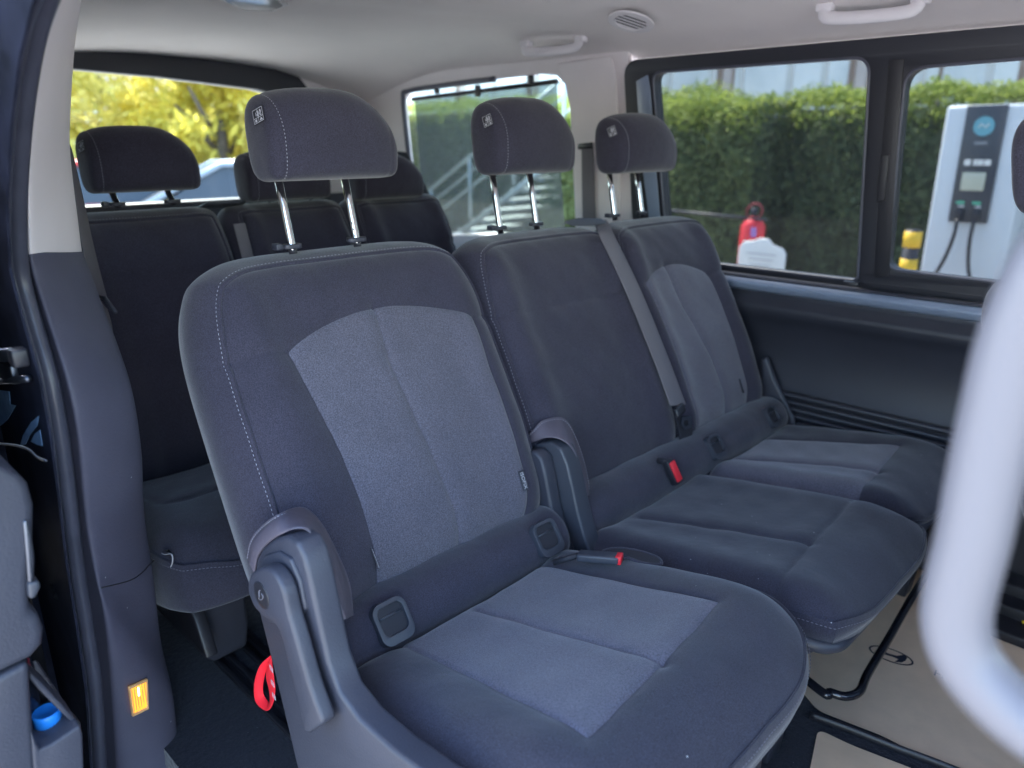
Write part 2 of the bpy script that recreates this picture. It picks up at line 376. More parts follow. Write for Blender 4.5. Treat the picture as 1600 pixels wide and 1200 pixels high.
def backframe(bx, bz, ang):
    a = R_(ang); up = np.array([-math.sin(a), 0, math.cos(a)]); n = np.array([math.cos(a), 0, math.sin(a)])
    def fr(t, s, z):
        t, s, z = np.broadcast_arrays(t, s, z); P = np.zeros(t.shape + (3,)); P[..., 0] = bx + up[0] * s + n[0] * z; P[..., 1] = t; P[..., 2] = bz + up[2] * s + n[2] * z; return P
    def inv(x, y, off=0.):
        p0 = np.array([bx, 0, bz]) + n * off; P = hit(x, y, n, p0) - p0; return P[1], float(P @ up)
    return fr, inv
def cushframe(bx, bz, ang):
    a = R_(ang); fw = np.array([math.cos(a), 0, math.sin(a)]); n = np.array([-math.sin(a), 0, math.cos(a)])
    def fr(t, s, z):
        t, s, z = np.broadcast_arrays(t, s, z); P = np.zeros(t.shape + (3,)); P[..., 0] = bx + fw[0] * s + n[0] * z; P[..., 1] = t; P[..., 2] = bz + fw[2] * s + n[2] * z; return P
    def inv(x, y, off=0.):
        p0 = np.array([bx, 0, bz]) + n * off; P = hit(x, y, n, p0) - p0; return P[1], float(P @ fw)
    return fr, inv
def wob(t, s, amp=.0012, ph=0.):
    return amp * (np.sin(31 * t + 17 * s + ph) * np.sin(23 * s - 11 * t + 2 * ph) + .6 * np.sin(61 * s + 29 * t + 3 * ph) * np.sin(47 * t + ph))
def make_headrest(parent, Y, X, z, W=.285, H=.168, D=.118, lean=5, posts=None, tagside=True, res=1):
    """z: underside height, X: centre; posts: (yL, yR, baseX, baseZ)"""
    a = R_(lean); up = np.array([-math.sin(a), 0, math.cos(a)]); fn = np.array([math.cos(a), 0, math.sin(a)]); O = np.array([X, Y, z])
    def sect(tau, n=72):
        ta = abs(tau); th = np.linspace(0, 2 * math.pi, n, endpoint=False)
        e = 2.7; fr0 = (np.sign(np.cos(th)) * np.abs(np.cos(th)) ** (2 / e) + 1) / 2
        kr, pr0 = (.02, 6.0) if tau < 0 else (.20, 3.2)
        top = H * (1 - (kr + .40 * fr0) * ta ** (pr0 - (pr0 - 2.5) * fr0)); dep = D / 2 * (1 - .34 * fr0 * ta ** 2.4 - .04 * ta ** 5)
        cx = np.sign(np.cos(th)) * np.abs(np.cos(th)) ** (2 / e); cy = np.sign(np.sin(th)) * np.abs(np.sin(th)) ** (2 / np.where(np.sin(th) < 0, 4.2, e)); cx = np.where(np.sin(th) < 0, np.sign(np.cos(th)) * np.abs(np.cos(th)) ** (2 / 4.2), cx)
        s_ = top / 2 + cy * top / 2; nn = cx * dep
        nn = nn + .010 * np.sin(np.clip(s_ / H, 0, 1) * math.pi) * (cx > 0) - .004 * (s_ / H) ** 2
        return nn, s_
    taus = np.concatenate([np.linspace(-.86, .86, 61)]); rings = []
    def ring(tau, sc_, tt):
        nn, s_ = sect(tau); cs = s_.mean(); cn = nn.mean(); nn = cn + (nn - cn) * sc_; s_ = cs + (s_ - cs) * sc_
        return O + tt * np.array([0, 1, 0]) + nn[:, None] * fn + s_[:, None] * up
    def groove(ta): return 1 - .018 * np.exp(-((abs(ta) - .80) / .012) ** 2)
    cap = [(R_(x)) for x in (90, 75, 60, 45, 30, 15)]
    for c in cap: rings.append(ring(-.86 - .14 * math.sin(c), max(.02, math.cos(c) ** .32), W / 2 * (-.86 - .14 * math.sin(c))))
    for tau in taus: rings.append(ring(tau, groove(tau), W / 2 * tau))
    for c in cap[::-1]: rings.append(ring(.86 + .14 * math.sin(c), max(.02, math.cos(c) ** .32), W / 2 * (.86 + .14 * math.sin(c))))
    P = np.array(rings); nr, n = P.shape[:2]; f = []
    for i in range(nr - 1):
        for j in range(n): f.append((i * n + j, i * n + (j + 1) % n, (i + 1) * n + (j + 1) % n, (i + 1) * n + j))
    f.append(tuple(range(n))); f.append(tuple((nr - 1) * n + j for j in range(n))[::-1])
    h = recalc(mesh('headrest', P.reshape(-1, 3), f, FAB, parent))
    # stitched seam close to the near end
    tau = -.83; nn, s_ = sect(tau); k = [q for q in range(-14, 20)]
    Q = O + W / 2 * tau * np.array([0, 1, 0]) + (nn * 1.012)[:, None] * fn + (s_)[:, None] * up
    dashes('stitching', Q[k], THREAD, h, step=.0068, ln=.0034, r=.0007)
    if tagside:
        # sewn cloth care tag with white pictograms on the near side
        s0 = H * .66; nn, s2 = sect(-.84); c = O + np.array([0, 1, 0]) * (-W / 2 * .935) + fn * .012 + up * s0
        ax = -np.array([0, 1, 0]) * .30 + 0; e1 = fn * .93 + np.array([0, .30, 0]); e1 /= np.linalg.norm(e1)
        e2 = up * 1.0 + np.array([0, .34, 0]); e2 -= e1 * (e1 @ e2); e2 /= np.linalg.norm(e2)
        rt = R_(20); e1, e2 = e1 * math.cos(rt) + e2 * math.sin(rt), -e1 * math.sin(rt) + e2 * math.cos(rt)
        nr_ = np.cross(e1, e2)
        if nr_[1] > 0: nr_ = -nr_
        c = c + nr_ * .011
        hw_, hh_ = .0125, .015
        tg = obox('care_tag', c, e1 * hw_, e2 * hh_, nr_ * .0007, PLB, h, .0004)
        v = []; ff = []
        def q(x0, y0, x1, y1):
            b = len(v)
            for x, y in ((x0, y0), (x1, y0), (x1, y1), (x0, y1)): v.append(c + e1 * hw_ * x + e2 * hh_ * y + nr_ * .0010)
            ff.append((b, b + 1, b + 2, b + 3))
        def ln_(x0, y0, x1, y1, w_=.035):
            d = np.array([x1 - x0, y1 - y0]); d /= np.linalg.norm(d); p = np.array([-d[1], d[0]]) * w_; b = len(v)
            for x, y in ((x0 + p[0], y0 + p[1]), (x1 + p[0], y1 + p[1]), (x1 - p[0], y1 - p[1]), (x0 - p[0], y0 - p[1])): v.append(c + e1 * hw_ * x + e2 * hh_ * y + nr_ * .0010)
            ff.append((b, b + 1, b + 2, b + 3))
        for A in ((-.88, -.88, .88, -.88), (.88, -.88, .88, .88), (.88, .88, -.88, .88), (-.88, .88, -.88, -.88), (-.88, -.25, .88, -.25), (0, -.88, 0, .88)): ln_(*A)
        for sx in (-1, 1):
            ln_(.25 * sx + .2, .65, .25 * sx + .3, .25, .12); ln_(.25 * sx + .3, .25, .25 * sx + .05, .1, .09); ln_(.25 * sx + .1, 0, .25 * sx + .4, -.1, .07); ln_(.25 * sx - .1, .5, .25 * sx - .1, 0, .05)
        b = len(v)
        for x, y in ((.2, -.75), (.75, -.75), (.47, -.36)): v.append(c + e1 * hw_ * x + e2 * hh_ * y + nr_ * .0010)
        ff.append((b, b + 1, b + 2)); q(-.65, -.75, -.3, -.4)
        mesh('pictogram_print', v, ff, WHT, h, smooth=False)
    if posts:
        for k, yy in enumerate(posts[:2]):
            b = np.array([posts[2], yy, posts[3]]); top = O + fn * .002 + up * .02; top = np.array([top[0] - .028, yy, top[2]])
            po = tube('post', [b - (top - b) * .1, b, (b + top) / 2, top], .0080, CHROME, h, n=20)
            if k == 1:
                for q_ in range(3):
                    z0 = b + (top - b) * (.06 + .09 * q_); obox('notch', z0 + np.array([.0045, -.0045, 0]), (.0022, 0, 0), (0, .0022, 0), (0, 0, .0016), PLB, h)
            Ym = yy
            sl_ = prism('post_sleeve', [b + np.array([x * .9, y, -.004]) for x, y in rrect(.028, .044 if k else .040, .0130, 5)], (0, 0, .009), PLA, h, .002)
            if k == 0: obox('release_button', b + np.array([0, -.030, .002]), (.010, 0, 0), (0, .007, 0), (0, 0, .006), PLA, h, .0015)
    return h
def inspoly(L, Rr, arch=0.):
    L = spline(L, 30); Rr = spline(Rr, 30); u = np.linspace(0, 1, 24)[1:-1]
    top = [L[-1] * (1 - x) + Rr[-1] * x + np.array([0, arch * math.sin(x * math.pi) ** .75]) for x in u]
    return np.vstack([L, np.array(top), Rr[::-1]])
# ================================================================== SEATS
BOFF = .012
def backrest(fr, parent, c, hw, s1, seed, ins=None, arch=0., cseam=None, hs=None, res=1., corner=.105):
    def hf(t, q):
        x = (t - c) / hw
        z = .016 * np.exp(-((np.abs(x) - .80) / .17) ** 2) + .010 * np.exp(-((q - .22) / .16) ** 2) + wob(t, q, .0011, seed)
        z = z - .045 * (np.clip(.09 - q, 0, 1) / .12) ** 2 - .022 * (np.clip(q - .50, 0, 1) / .14) ** 2
        return z
    seams = [cseam] if cseam is not None else []
    seams += hs or []
    p = Pad(fr, c - hw, c + hw, -.035, s1, hf, T=.105, rim=.034, corner=corner, power=6, cbot=.07, taper=lambda q: 1 - .028 * np.clip(q / .6, 0, 1.2) ** 3, edge=.010, edgew=.022, bulge=.013,
            insert=inspoly(*ins, arch) if ins is not None else None, seams=seams, nx=int(130 * res), ny=int(150 * res))
    p.make('backrest', FAB, parent)
    nx, ny = p.nx, p.ny
    # stitching along the near side rim and across the top
    p.stitch_rim('stitching', nx + ny + 4, 2 * nx + 2 * ny - 12, (.0098, -.0025), THREAD, p.o, step=.0080, ln=.0042, r=.00055)
    if ins is not None: p.patch('insert_panel', *ins, INS, parent, arch=arch)
    return p
def cushion(fr, parent, t0, t1, s1, seed, ins=None, cseam=None, hs=None, corner=.17, T=.085, m=FABSP, droop=.05, zoff=0., edge=.030, res=1., stitch=True, under=.02):
    c = (t0 + t1) / 2; hw = (t1 - t0) / 2
    def hf(t, q):
        x = (t - c) / hw
        z = zoff + .010 * np.exp(-((np.abs(x) - .78) / .2) ** 2) + wob(t, q, .0013, seed) - droop * (np.clip(q - (s1 - .18), 0, 1) / .18) ** 2 - .012 * (np.clip(.05 - q, 0, 1) / .07) ** 2
        return z
    p = Pad(fr, t0, t1, -.022, s1, hf, under=under, T=T, rim=.009, corner=corner, power=4.5, cbot=.05, edge=edge, edgew=.032, bulge=.006,
            insert=inspoly(*ins) if ins is not None else None, seams=([cseam] if cseam is not None else []) + (hs or []), nx=int(130 * res), ny=int(130 * res))
    p.make('seat_cushion', m, parent)
    if ins is not None: p.patch('insert_panel', *ins, INS, parent)
    nb = len(p.bp)
    if stitch: p.stitch_rim('stitching', 0, nb, (.0085, -.0075), THREADD, p.o, step=.0075, ln=.0048, r=.0007)
    return p
def isofix(parent, px, py, y, x, z, tilt=35, sz=1.):
    """guide frame of a child-seat anchor, sat on the bolster roll"""
    a = R_(tilt); up = np.array([-math.sin(a), 0, math.cos(a)]); n = np.array([math.cos(a), 0, math.sin(a)]); O = np.array([x, y, z])
    def P(u, v, w_): return O + np.array([0, 1, 0]) * u + up * v + n * w_
    o2 = rrect(.068 * sz, .074 * sz, .018, 5); i2 = [(u, v + .004) for u, v in rrect(.052 * sz, .050 * sz, .012, 5)]
    f = prism('anchor_guide', [P(u, v, .0) for u, v in o2], n * .016, PLG, parent, .004, hole=[P(u, v, 0) for u, v in i2])
    prism('shaded_recess_fill', [P(u, v, .001) for u, v in i2], n * .009, WEBD, f)  # solid dark plug imitates the shade inside the opening
    tube('anchor_bar', [P(-.022, .012, .012), P(.022, .012, .012)], .002, PLG, f, n=10)
    return f
def side_shield(name, poly, y0, y1, mat_, parent, bv=.012):
    return prism(name, [(p[0], y0, p[2]) for p in poly], (0, y1 - y0, 0), mat_, parent, bv, 4)
# ------------------------------------------------------------------ near single seat
F1, I1 = backframe(-.98, .38, 26)
s1 = empty('passenger_seat', (-.65, .84, -.05), 'charcoal single seat nearest the open door with light grey insert and side recline lever', 'seat')
L1 = [(.672, -.033), (.684, .03), (.690, .12), (.686, .22), (.672, .33), (.648, .462)]; R1 = [(1.030, -.033), (1.066, .03), (1.078, .12), (1.080, .22), (1.080, .33), (1.086, .455)]
p1 = backrest(F1, s1, .838, .297, .632, 1., (L1, R1), .058, [(.858, .525), (.850, .40), (.872, .20), (.886, .09), (.878, -.034)], [[(.535, .468), (.60, .468), (.645, .466)], [(1.09, .455), (1.13, .455)]])
# small sewn ISOFIX labels at the edges of the insert
def cloth_label(parent, px, inv, fr, pad, txt, w_, h_, rot, yaw=0.):
    t, q = inv(px[0], px[1], .010); z = float(pad.hz(np.array(t), np.array(q))); O = fr(np.array(t), np.array(q), np.array(z + .0035))
    e1 = fr(np.array(t + math.cos(rot) * .01), np.array(q + math.sin(rot) * .01), np.array(z + .0035)) - O; e2 = fr(np.array(t - math.sin(rot) * .01), np.array(q + math.cos(rot) * .01), np.array(z + .0035)) - O
    e1 /= np.linalg.norm(e1); e2 /= np.linalg.norm(e2); n = np.cross(e1, e2); e2 = e2 * math.cos(yaw) + n * math.sin(yaw); n = np.cross(e1, e2)
    lb = obox('isofix_label', O, e1 * w_ / 2, e2 * h_ / 2, n * .0007, PLA, parent, .0003)
    text('lettering', txt, h_ * .80, WHT, O + n * .0011, e1, e2, lb)
cloth_label(s1, (812, 752), I1, F1, p1, 'ISOFIX', .044, .0155, R_(-92))
cloth_label(s1, (590, 872), I1, F1, p1, 'ISOFIX', .044, .0150, R_(-88), R_(-62))
make_headrest(s1, .853, -1.327, 1.083, W=.288, H=.168, posts=(.752, .900, -1.322, .962))
C1, J1 = cushframe(-.935, .318, 13)
def cpx(J, pts, off=.008): return [J(x, y, off) for x, y in pts]
insL = cpx(J1, [(640, 1003), (760, 1062), (915, 1137)]); insR = cpx(J1, [(868, 880), (985, 905), (1122, 932)])
insL[0] = (insL[0][0], .012); insR[0] = (insR[0][0], .012)
cs = cpx(J1, [(745, 945), (890, 985), (1038, 1022)])
q1 = cushion(C1, s1, .514, 1.150, .585, 2., (insL, insR), cs, None)
def roll(name, y0, y1, x, z, parent, rx=.050, rz=.046):
    th = np.linspace(0, 2 * math.pi, 40, endpoint=False); ys = np.concatenate([[y0, y0 + .003, y0 + .010], np.linspace(y0 + .02, y1 - .02, 30), [y1 - .01, y1 - .003, y1]]); P = []
    for y in ys:
        e = min(y - y0, y1 - y); k = 1 - .35 * math.exp(-e / .004) + .02 * math.sin(y * 40)
        P.append(np.column_stack([x + rx * k * np.cos(th), np.full(40, y), z + rz * k * np.sin(th)]))
    P = np.array(P); n = 40; f = []
    for i in range(len(ys) - 1):
        for j in range(n): f.append((i * n + j, i * n + (j + 1) % n, (i + 1) * n + (j + 1) % n, (i + 1) * n + j))
    f += [tuple(range(n)), tuple((len(ys) - 1) * n + j for j in range(n))]
    return recalc(mesh(name, P.reshape(-1, 3), f, FAB, parent))
roll('lumbar_roll', .552, 1.13, -.980, .332, s1, .066, .062)
isofix(s1, 0, 0, .652, -.928, .362); isofix(s1, 0, 0, 1.052, -.928, .362)
# moulded side shield, lever and knob, seat foot
sp = [PY(x, y, .462) for x, y in [(396, 905), (399, 878), (408, 858), (426, 843), (447, 838), (463, 848), (474, 870), (483, 905), (498, 975), (511, 1035), (530, 1085), (560, 1125), (612, 1172), (680, 1222), (760, 1270), (480, 1270), (451, 1147), (420, 1020), (402, 950)]]
side_shield('side_shield', sp, .462, .504, PLA, s1, .0075)
sp2 = [PY(x, y, .452) for x, y in [(391, 925), (395, 890), (408, 870), (430, 864), (449, 876), (463, 910), (472, 955), (455, 985), (415, 975)]]
side_shield('shield_step', sp2, .456, .466, PLA, s1, .004)
lv = spline([PY(x, y, .430) for x, y in [(386, 925), (388, 902), (400, 890), (416, 888), (430, 900), (442, 925), (450, 960), (462, 1000), (482, 1070), (500, 1120)]], 40)
lv2 = spline([PY(x, y, .430) for x, y in [(474, 1143), (464, 1095), (450, 1040), (440, 1000), (430, 978), (412, 966), (396, 950)]], 30)
lever = prism('recline_lever', list(lv) + [PY(504, 1132, .43), PY(482, 1147, .43)] + list(lv2), (0, .024, 0), PLA, s1, .0075, 3)
kc = PY(407, 931, .428); kn = []
for k in range(28): a_ = k / 28 * 2 * math.pi; kn.append((kc[0] + .0215 * math.cos(a_), .4285, kc[2] + .0215 * math.sin(a_)))
knob = prism('pivot_cap', kn, (0, .006, 0), PLB, lever, .001)
def seg(a, b, r=.0006): tube('recline_symbol', [a, b], r, THREADD, lever, n=6)
K = lambda u, v: np.array([kc[0] + u, .4282, kc[2] + v])
seg(K(-.006, -.009), K(-.003, .007)); seg(K(-.003, .007), K(.000, .009)); seg(K(.002, -.006), K(.008, .002)); seg(K(.008, .002), K(.004, .006)); seg(K(-.006, -.009), K(.002, -.006))
# sewn fabric flap around the shield
def flap(name, outer, inner, parent, th=.0025):
    A = spline(outer, 60); B = spline(inner, 60); o = ribbon(name, A, B, VINYL, parent, th, 60)
    n = np.cross(np.gradient(A, axis=0), B - A); n /= np.linalg.norm(n, axis=1)[:, None]; n *= np.sign(n @ -cF)[:, None]
    dashes('stitching', A * .90 + B * .10 + n * (th + .0004), THREAD, o, step=.0062, ln=.003, r=.0007)
    tube('welt', A, .0028, VINYL, o, n=8); return o
def FP(x, y, off=.018): # on the backrest front surface
    a_ = R_(26); n = np.array([math.cos(a_), 0, math.sin(a_)]); return hit(x, y, n, np.array([-.98, 0, .38]) + n * off)
flap('fabric_flap', [PY(388, 872, .475), PY(394, 845, .478), PY(412, 822, .486), PY(440, 804, .496), FP(474, 795, .035), FP(500, 818, .052), FP(524, 862, .058), FP(544, 912, .056), FP(550, 962, .044)],
     [PY(398, 893, .465), PY(404, 868, .466), PY(420, 848, .468), PY(445, 832, .470), PY(466, 826, .478), PY(484, 832, .49), PY(500, 862, .497), PY(518, 912, .50), PY(538, 968, .505)], s1)
# inner recliner cover of this seat
ic = [PY(x, y, 1.135) for x, y in [(818, 715), (828, 702), (842, 702), (853, 715), (860, 745), (868, 790), (878, 830), (890, 868), (872, 868), (858, 840), (842, 790), (828, 750)]]
side_shield('inner_shield', ic, 1.120, 1.158, PLA, s1, .008)
flap('fabric_flap', [FP(808, 655, .012), FP(800, 664, .014), FP(801, 690, .015), FP(812, 730, .012)], [FP(812, 668, .006), FP(812, 672, .006), FP(812, 700, .004), FP(816, 735, .004)], s1, .002)
prism('seat_pan', [(-.95, .55, .30), (-.50, .55, .36), (-.40, .55, .34), (-.42, .55, .25), (-.55, .55, .12), (-.80, .55, .10), (-.98, .55, .20)], (0, .58, 0), PLB, s1, .01)
for yy in (.60, 1.06): obox('leg', (-.70, yy, .03), (.22, 0, 0), (0, .022, 0), (0, 0, .085), PLB, s1, .01)
obox('front_foot', (-.47, 1.08, .10), (.03, 0, 0), (0, .035, 0), (.0, 0, .15), PLA, s1, .008)
# red pull loop behind the lever
lp = [PY(x, y, .50) for x, y in [(423, 1024), (406, 1040), (397, 1068), (399, 1096), (414, 1110), (424, 1104), (430, 1080), (427, 1050), (424, 1028)]]
A_ = spline(lp, 60); B_ = A_.copy(); B_[:, 1] += .0; Cc = A_.mean(0)
inn = spline([PY(x, y, .512) for x, y in [(425, 1030), (418, 1042), (412, 1066), (412, 1084), (420, 1097), (422, 1096), (421, 1080), (416, 1058), (418, 1040)]], 60)
rl = ribbon('pull_strap', A_, inn, REDW, s1, .0012, 60)
for (cx, cy) in ((424, 1045), (426, 1068), (428, 1088)):
    c = PY(cx, cy, .494)
    for dx, dz, hx, hz in ((0, .0045, .0045, .0005), (0, -.0045, .0045, .0005), (-.0045, 0, .0005, .0045), (.0045, 0, .0005, .0045), (.001, 0, .0025, .001)):
        obox('strap_print', c + np.array([dx, 0, dz - dx * .3]), (hx, 0, -hx * .3), (0, .0002, 0), (0, 0, hz), WHT, rl)
# ------------------------------------------------------------------ double bench seat
F2, I2 = backframe(-.99, .37, 26)
s2 = empty('bench_seat', (-.65, 1.7, -.05), 'charcoal double bench seat beside the far windows with two raised headrests', 'bench seat')
p2 = backrest(F2, s2, 1.436, .258, .628, 3., None, 0., None, [[(1.178, .452), (1.69, .448)]])
L3 = [(1.790, -.033), (1.775, .06), (1.765, .2), (1.760, .34), (1.752, .452)]; R3 = [(2.06, -.033), (2.09, .06), (2.095, .2), (2.098, .34), (2.092, .440)]
p3 = backrest(F2, s2, 1.950, .240, .625, 5., (L3, R3), .048, [(1.885, .49), (1.90, .36), (1.945, .2), (1.96, .09), (1.95, -.034)], [[(1.71, .452), (1.752, .452)], [(2.09, .44), (2.18, .445)]])
cloth_label(s2, (1159, 603), I2, F2, p3, 'ISOFIX', .044, .014, R_(-90), R_(-55))
make_headrest(s2, 1.488, -1.387, 1.076, W=.30, H=.186, posts=(1.380, 1.518, -1.385, .945))
make_headrest(s2, 1.984, -1.387, 1.066, W=.30, H=.172, posts=(1.866, 2.006, -1.385, .945))
C2, J2 = cushframe(-.935, .315, 9)
q2 = cushion(C2, s2, 1.165, 1.690, .583, 7., None, [J2(1000, 800, .01), J2(1135, 818, .01), J2(1265, 838, .01)], [[J2(1200, 922, .01), J2(1265, 838, .01), J2(1330, 775, .01)]], corner=.105, edge=.022, T=.055, droop=.035)
i3L = cpx(J2, [(1108, 735), (1215, 750), (1336, 768)]); i3R = cpx(J2, [(1195, 680), (1300, 684), (1406, 690)])
i3L[0] = (i3L[0][0], .012); i3R[0] = (i3R[0][0], .012)
q3 = cushion(C2, s2, 1.695, 2.200, .53, 8., (i3L, i3R), cpx(J2, [(1150, 712), (1260, 718), (1376, 728)]), None, corner=.12, edge=.022, T=.055)
roll('lumbar_roll', 1.18, 2.185, -.980, .332, s2, .066, .062)
for yy in (1.742, 2.075): isofix(s2, 0, 0, yy, -.930, .362, sz=.92)
bs = [PY(x, y, 1.150) for x, y in [(822, 702), (838, 694), (856, 692), (872, 703), (882, 728), (890, 762), (898, 800), (908, 838), (920, 872), (885, 880), (868, 840), (850, 780), (832, 735)]]
side_shield('side_shield', bs, 1.158, 1.205, PLG, s2, .006)
flap('fabric_flap', [PY(812, 694, 1.158), PY(835, 672, 1.162), FP(850, 658, .012), FP(880, 655, .016), FP(898, 682, .02), FP(914, 730, .018), FP(921, 772, .01)],
     [PY(820, 697, 1.158), PY(836, 690, 1.158), PY(856, 684, 1.160), PY(878, 688, 1.17), PY(896, 705, 1.19), PY(908, 735, 1.20), PY(918, 775, 1.208)], s2, .002)
os_ = [(-1.04, 0, .50), (-1.02, 0, .51), (-.985, 0, .44), (-.91, 0, .33), (-.90, 0, .25), (-1.02, 0, .25)]
side_shield('outer_shield', os_, 2.200, 2.222, PLA, s2, .010)
pan = prism('base_pan', [(-.95, 1.18, .28), (-.50, 1.18, .325), (-.402, 1.18, .312), (-.396, 1.18, .296), (-.415, 1.18, .275), (-.50, 1.18, .13), (-.60, 1.18, .09), (-.85, 1.18, .09), (-.98, 1.18, .20)], (0, 1.0, 0), PLA, s2, .008)
rim = tube('pan_rim', spline([(-.56, 1.175, .318), (-.45, 1.180, .306), (-.385, 1.205, .298), (-.372, 1.30, .297), (-.375, 1.62, .298), (-.40, 1.68, .30)], 40), .013, PLG, s2, n=12, flat=.9)
obox('leg', (-.50, 1.265, .02), (.028, 0, 0), (0, .03, 0), (.01, 0, .10), PLA, s2, .006); obox('leg', (-.50, 2.08, .02), (.028, 0, 0), (0, .03, 0), (.01, 0, .10), PLA, s2, .006)
obox('leg', (-.85, 1.265, .02), (.028, 0, 0), (0, .03, 0), (.01, 0, .10), PLA, s2, .006); obox('leg', (-.85, 2.08, .02), (.028, 0, 0), (0, .03, 0), (.01, 0, .10), PLA, s2, .006)
bar = tube('adjustment_bar', [(-.80, 1.56, .04)] + [PZ(x, y, .035) for x, y in [(1270, 1070), (1298, 1082), (1322, 1088), (1343, 1080), (1356, 1052), (1390, 995), (1430, 925), (1480, 850)]], .0095, BLKTUBE, s2, n=14, res=70)
# ------------------------------------------------------------------ belts and buckles of the middle row
def buckle(c, ax, w_, parent=None, lab=None, wdt=.012, hgt=.030, th=.008):
    o = empty('belt_buckle', c, lab, 'buckle') if parent is None else parent
    ax = np.array(ax, float); ax /= np.linalg.norm(ax); sd_ = np.array(w_, float); sd_ -= ax * (ax @ sd_); sd_ /= np.linalg.norm(sd_); n = np.cross(ax, sd_); c = np.array(c, float)
    obox('housing', c, sd_ * wdt, ax * hgt, n * th, PLB, o, .004, 3)
    obox('release_button', c + ax * (hgt - .002) + n * .001, sd_ * (wdt - .003), ax * .007, n * (th + .0005), RED, o, .0015)
    return o
b1 = empty('belt_buckle', (-.93, 1.2, .33), 'grey buckle with red button lying between the single seat and the bench', 'buckle')
A0 = PZ(903, 868, .375); A1 = PZ(968, 873, .385); dx = (A1 - A0); u_ = dx / np.linalg.norm(dx)
obox('housing', (A0 + A1) / 2, dx / 2, np.cross([0, 0, 1], u_) * .0135, (0, 0, .008), PLG, b1, .004, 3)
obox('release_button', A1 - u_ * .001, u_ * .006, np.cross([0, 0, 1], u_) * .011, (0, 0, .0085), RED, b1, .0015)
tube('stalk', [A0 - u_ * .05 - np.array([0, 0, .02]), A0], .006, WEBD, b1)
b2 = empty('belt_buckle', PX(1050, 740, -.925), 'red-topped buckle standing upright at the bench backrest split', 'buckle')
kA = PX(1046, 722, -.915); kB = PX(1059, 752, -.895); ax = kB - kA
obox('housing', (kA + kB) / 2 - np.array([.004, 0, .002]), ax * .62, np.array([0, .0125, .002]), np.array([.009, 0, .004]), PLB, b2, .004, 3)
obox('release_button', (kA + kB) / 2 + np.array([.006, 0, .003]), ax * .5, np.array([0, .0095, .002]), np.array([.003, 0, .0015]), RED, b2, .002)
tube('stalk', [kA - ax * .1 - np.array([.03, 0, .01]), kA], .008, WEBD, b2)
pk = empty('buckle_pocket', PZ(985, 862, .36), 'stitched fabric pocket in the bench cushion next to the loose grey buckle', 'pocket')
pr_ = [PZ(x, y, .372) for x, y in [(942, 862), (965, 857), (1000, 862), (1028, 872), (1032, 882), (1005, 880), (975, 870), (950, 868)]]
prism('opening', [p - np.array([0, 0, .004]) for p in pr_], (0, 0, .006), WEBD, pk); tube('rim', pr_, .0032, FAB, pk, closed=True, res=40)
sb = empty('seat_belt', PX(1060, 640, -1.0), 'grey webbing belt hanging diagonally over the bench backrest split', 'seat belt')
def BF(x, y, off): a_ = R_(26); n = np.array([math.cos(a_), 0, math.sin(a_)]); return hit(x, y, n, np.array([-.99, 0, .37]) + n * off)
ribbon('webbing', [BF(926, 345, -.075), BF(931, 356, -.03), BF(938, 372, .006), BF(975, 450, .022), BF(1020, 560, .034), BF(1047, 634, .034)], [BF(948, 344, -.075), BF(954, 354, -.03), BF(961, 370, .006), BF(1000, 450, .022), BF(1045, 560, .034), BF(1072, 632, .034)], WEB, sb)
tg_ = BF(1062, 641, .042); a_ = R_(26); upb = np.array([-math.sin(a_), 0, math.cos(a_)]); nb_ = np.array([math.cos(a_), 0, math.sin(a_)]); yv = np.array([0, 1, 0])
obox('tongue_grip', tg_, yv * .022 + upb * .004, upb * .013, nb_ * .006, PLB, sb, .005, 3)
tp_ = [BF(x, y, .045) for x, y in [(1064, 652), (1079, 650), (1079, 668), (1069, 672), (1063, 664)]]
tpi = [BF(x, y, .045) for x, y in [(1068, 657), (1075, 656), (1075, 665), (1070, 667), (1067, 663)]]
prism('tongue_plate', tp_, nb_ * .0025, STEEL, sb, hole=tpi)
ribbon('webbing', [BF(1054, 650, .034), BF(1060, 675, .02), BF(1064, 705, -.005)], [BF(1078, 650, .034), BF(1082, 675, .02), BF(1078, 700, -.005)], WEBD, sb)
sl_ = [BF(x, y, -.02) for x, y in [(882, 349), (905, 344), (938, 345), (948, 350), (930, 354), (895, 354)]]
prism('belt_guide', sl_, (0, 0, .007), PLG, sb, .002)
# ------------------------------------------------------------------ rear row
s3 = empty('rear_bench', (-1.8, 1.2, -.05), 'charcoal rear bench seat behind the middle row with three low headrests', 'bench seat')
F3, I3 = backframe(-1.90, .34, 18)
def simple_back(c, hw, seed, s1_=.66):
    return backrest(F3, s3, c, hw, s1_, seed, res=.5, corner=.035, hs=[[(c - hw, .50), (c + hw, .50)]])
simple_back(.785, .198, 1); simple_back(1.225, .178, 2); simple_back(1.640, .180, 3)
make_headrest(s3, .808, -2.155, 1.028, W=.285, H=.168, posts=(.725, .868, -2.14, 1.0))
make_headrest(s3, 1.225, -2.155, .985, W=.28, H=.150, posts=(1.155, 1.295, -2.14, .99), tagside=False)
make_headrest(s3, 1.600, -2.155, .970, W=.28, H=.150, posts=(1.57, 1.71, -2.14, .99), tagside=False)
C3, J3 = cushframe(-1.93, .325, 9)
for t0, t1, sd in ((.465, 1.00, 1), (1.01, 1.44, 2), (1.45, 1.88, 3)): cushion(C3, s3, t0, t1, .545, sd, corner=.12, res=.5, edge=.040, T=.10, under=.0, hs=[[(t0 + .06, .02), (t0 + .09, .30), (t1 - .09, .30), (t1 - .06, .02)]])
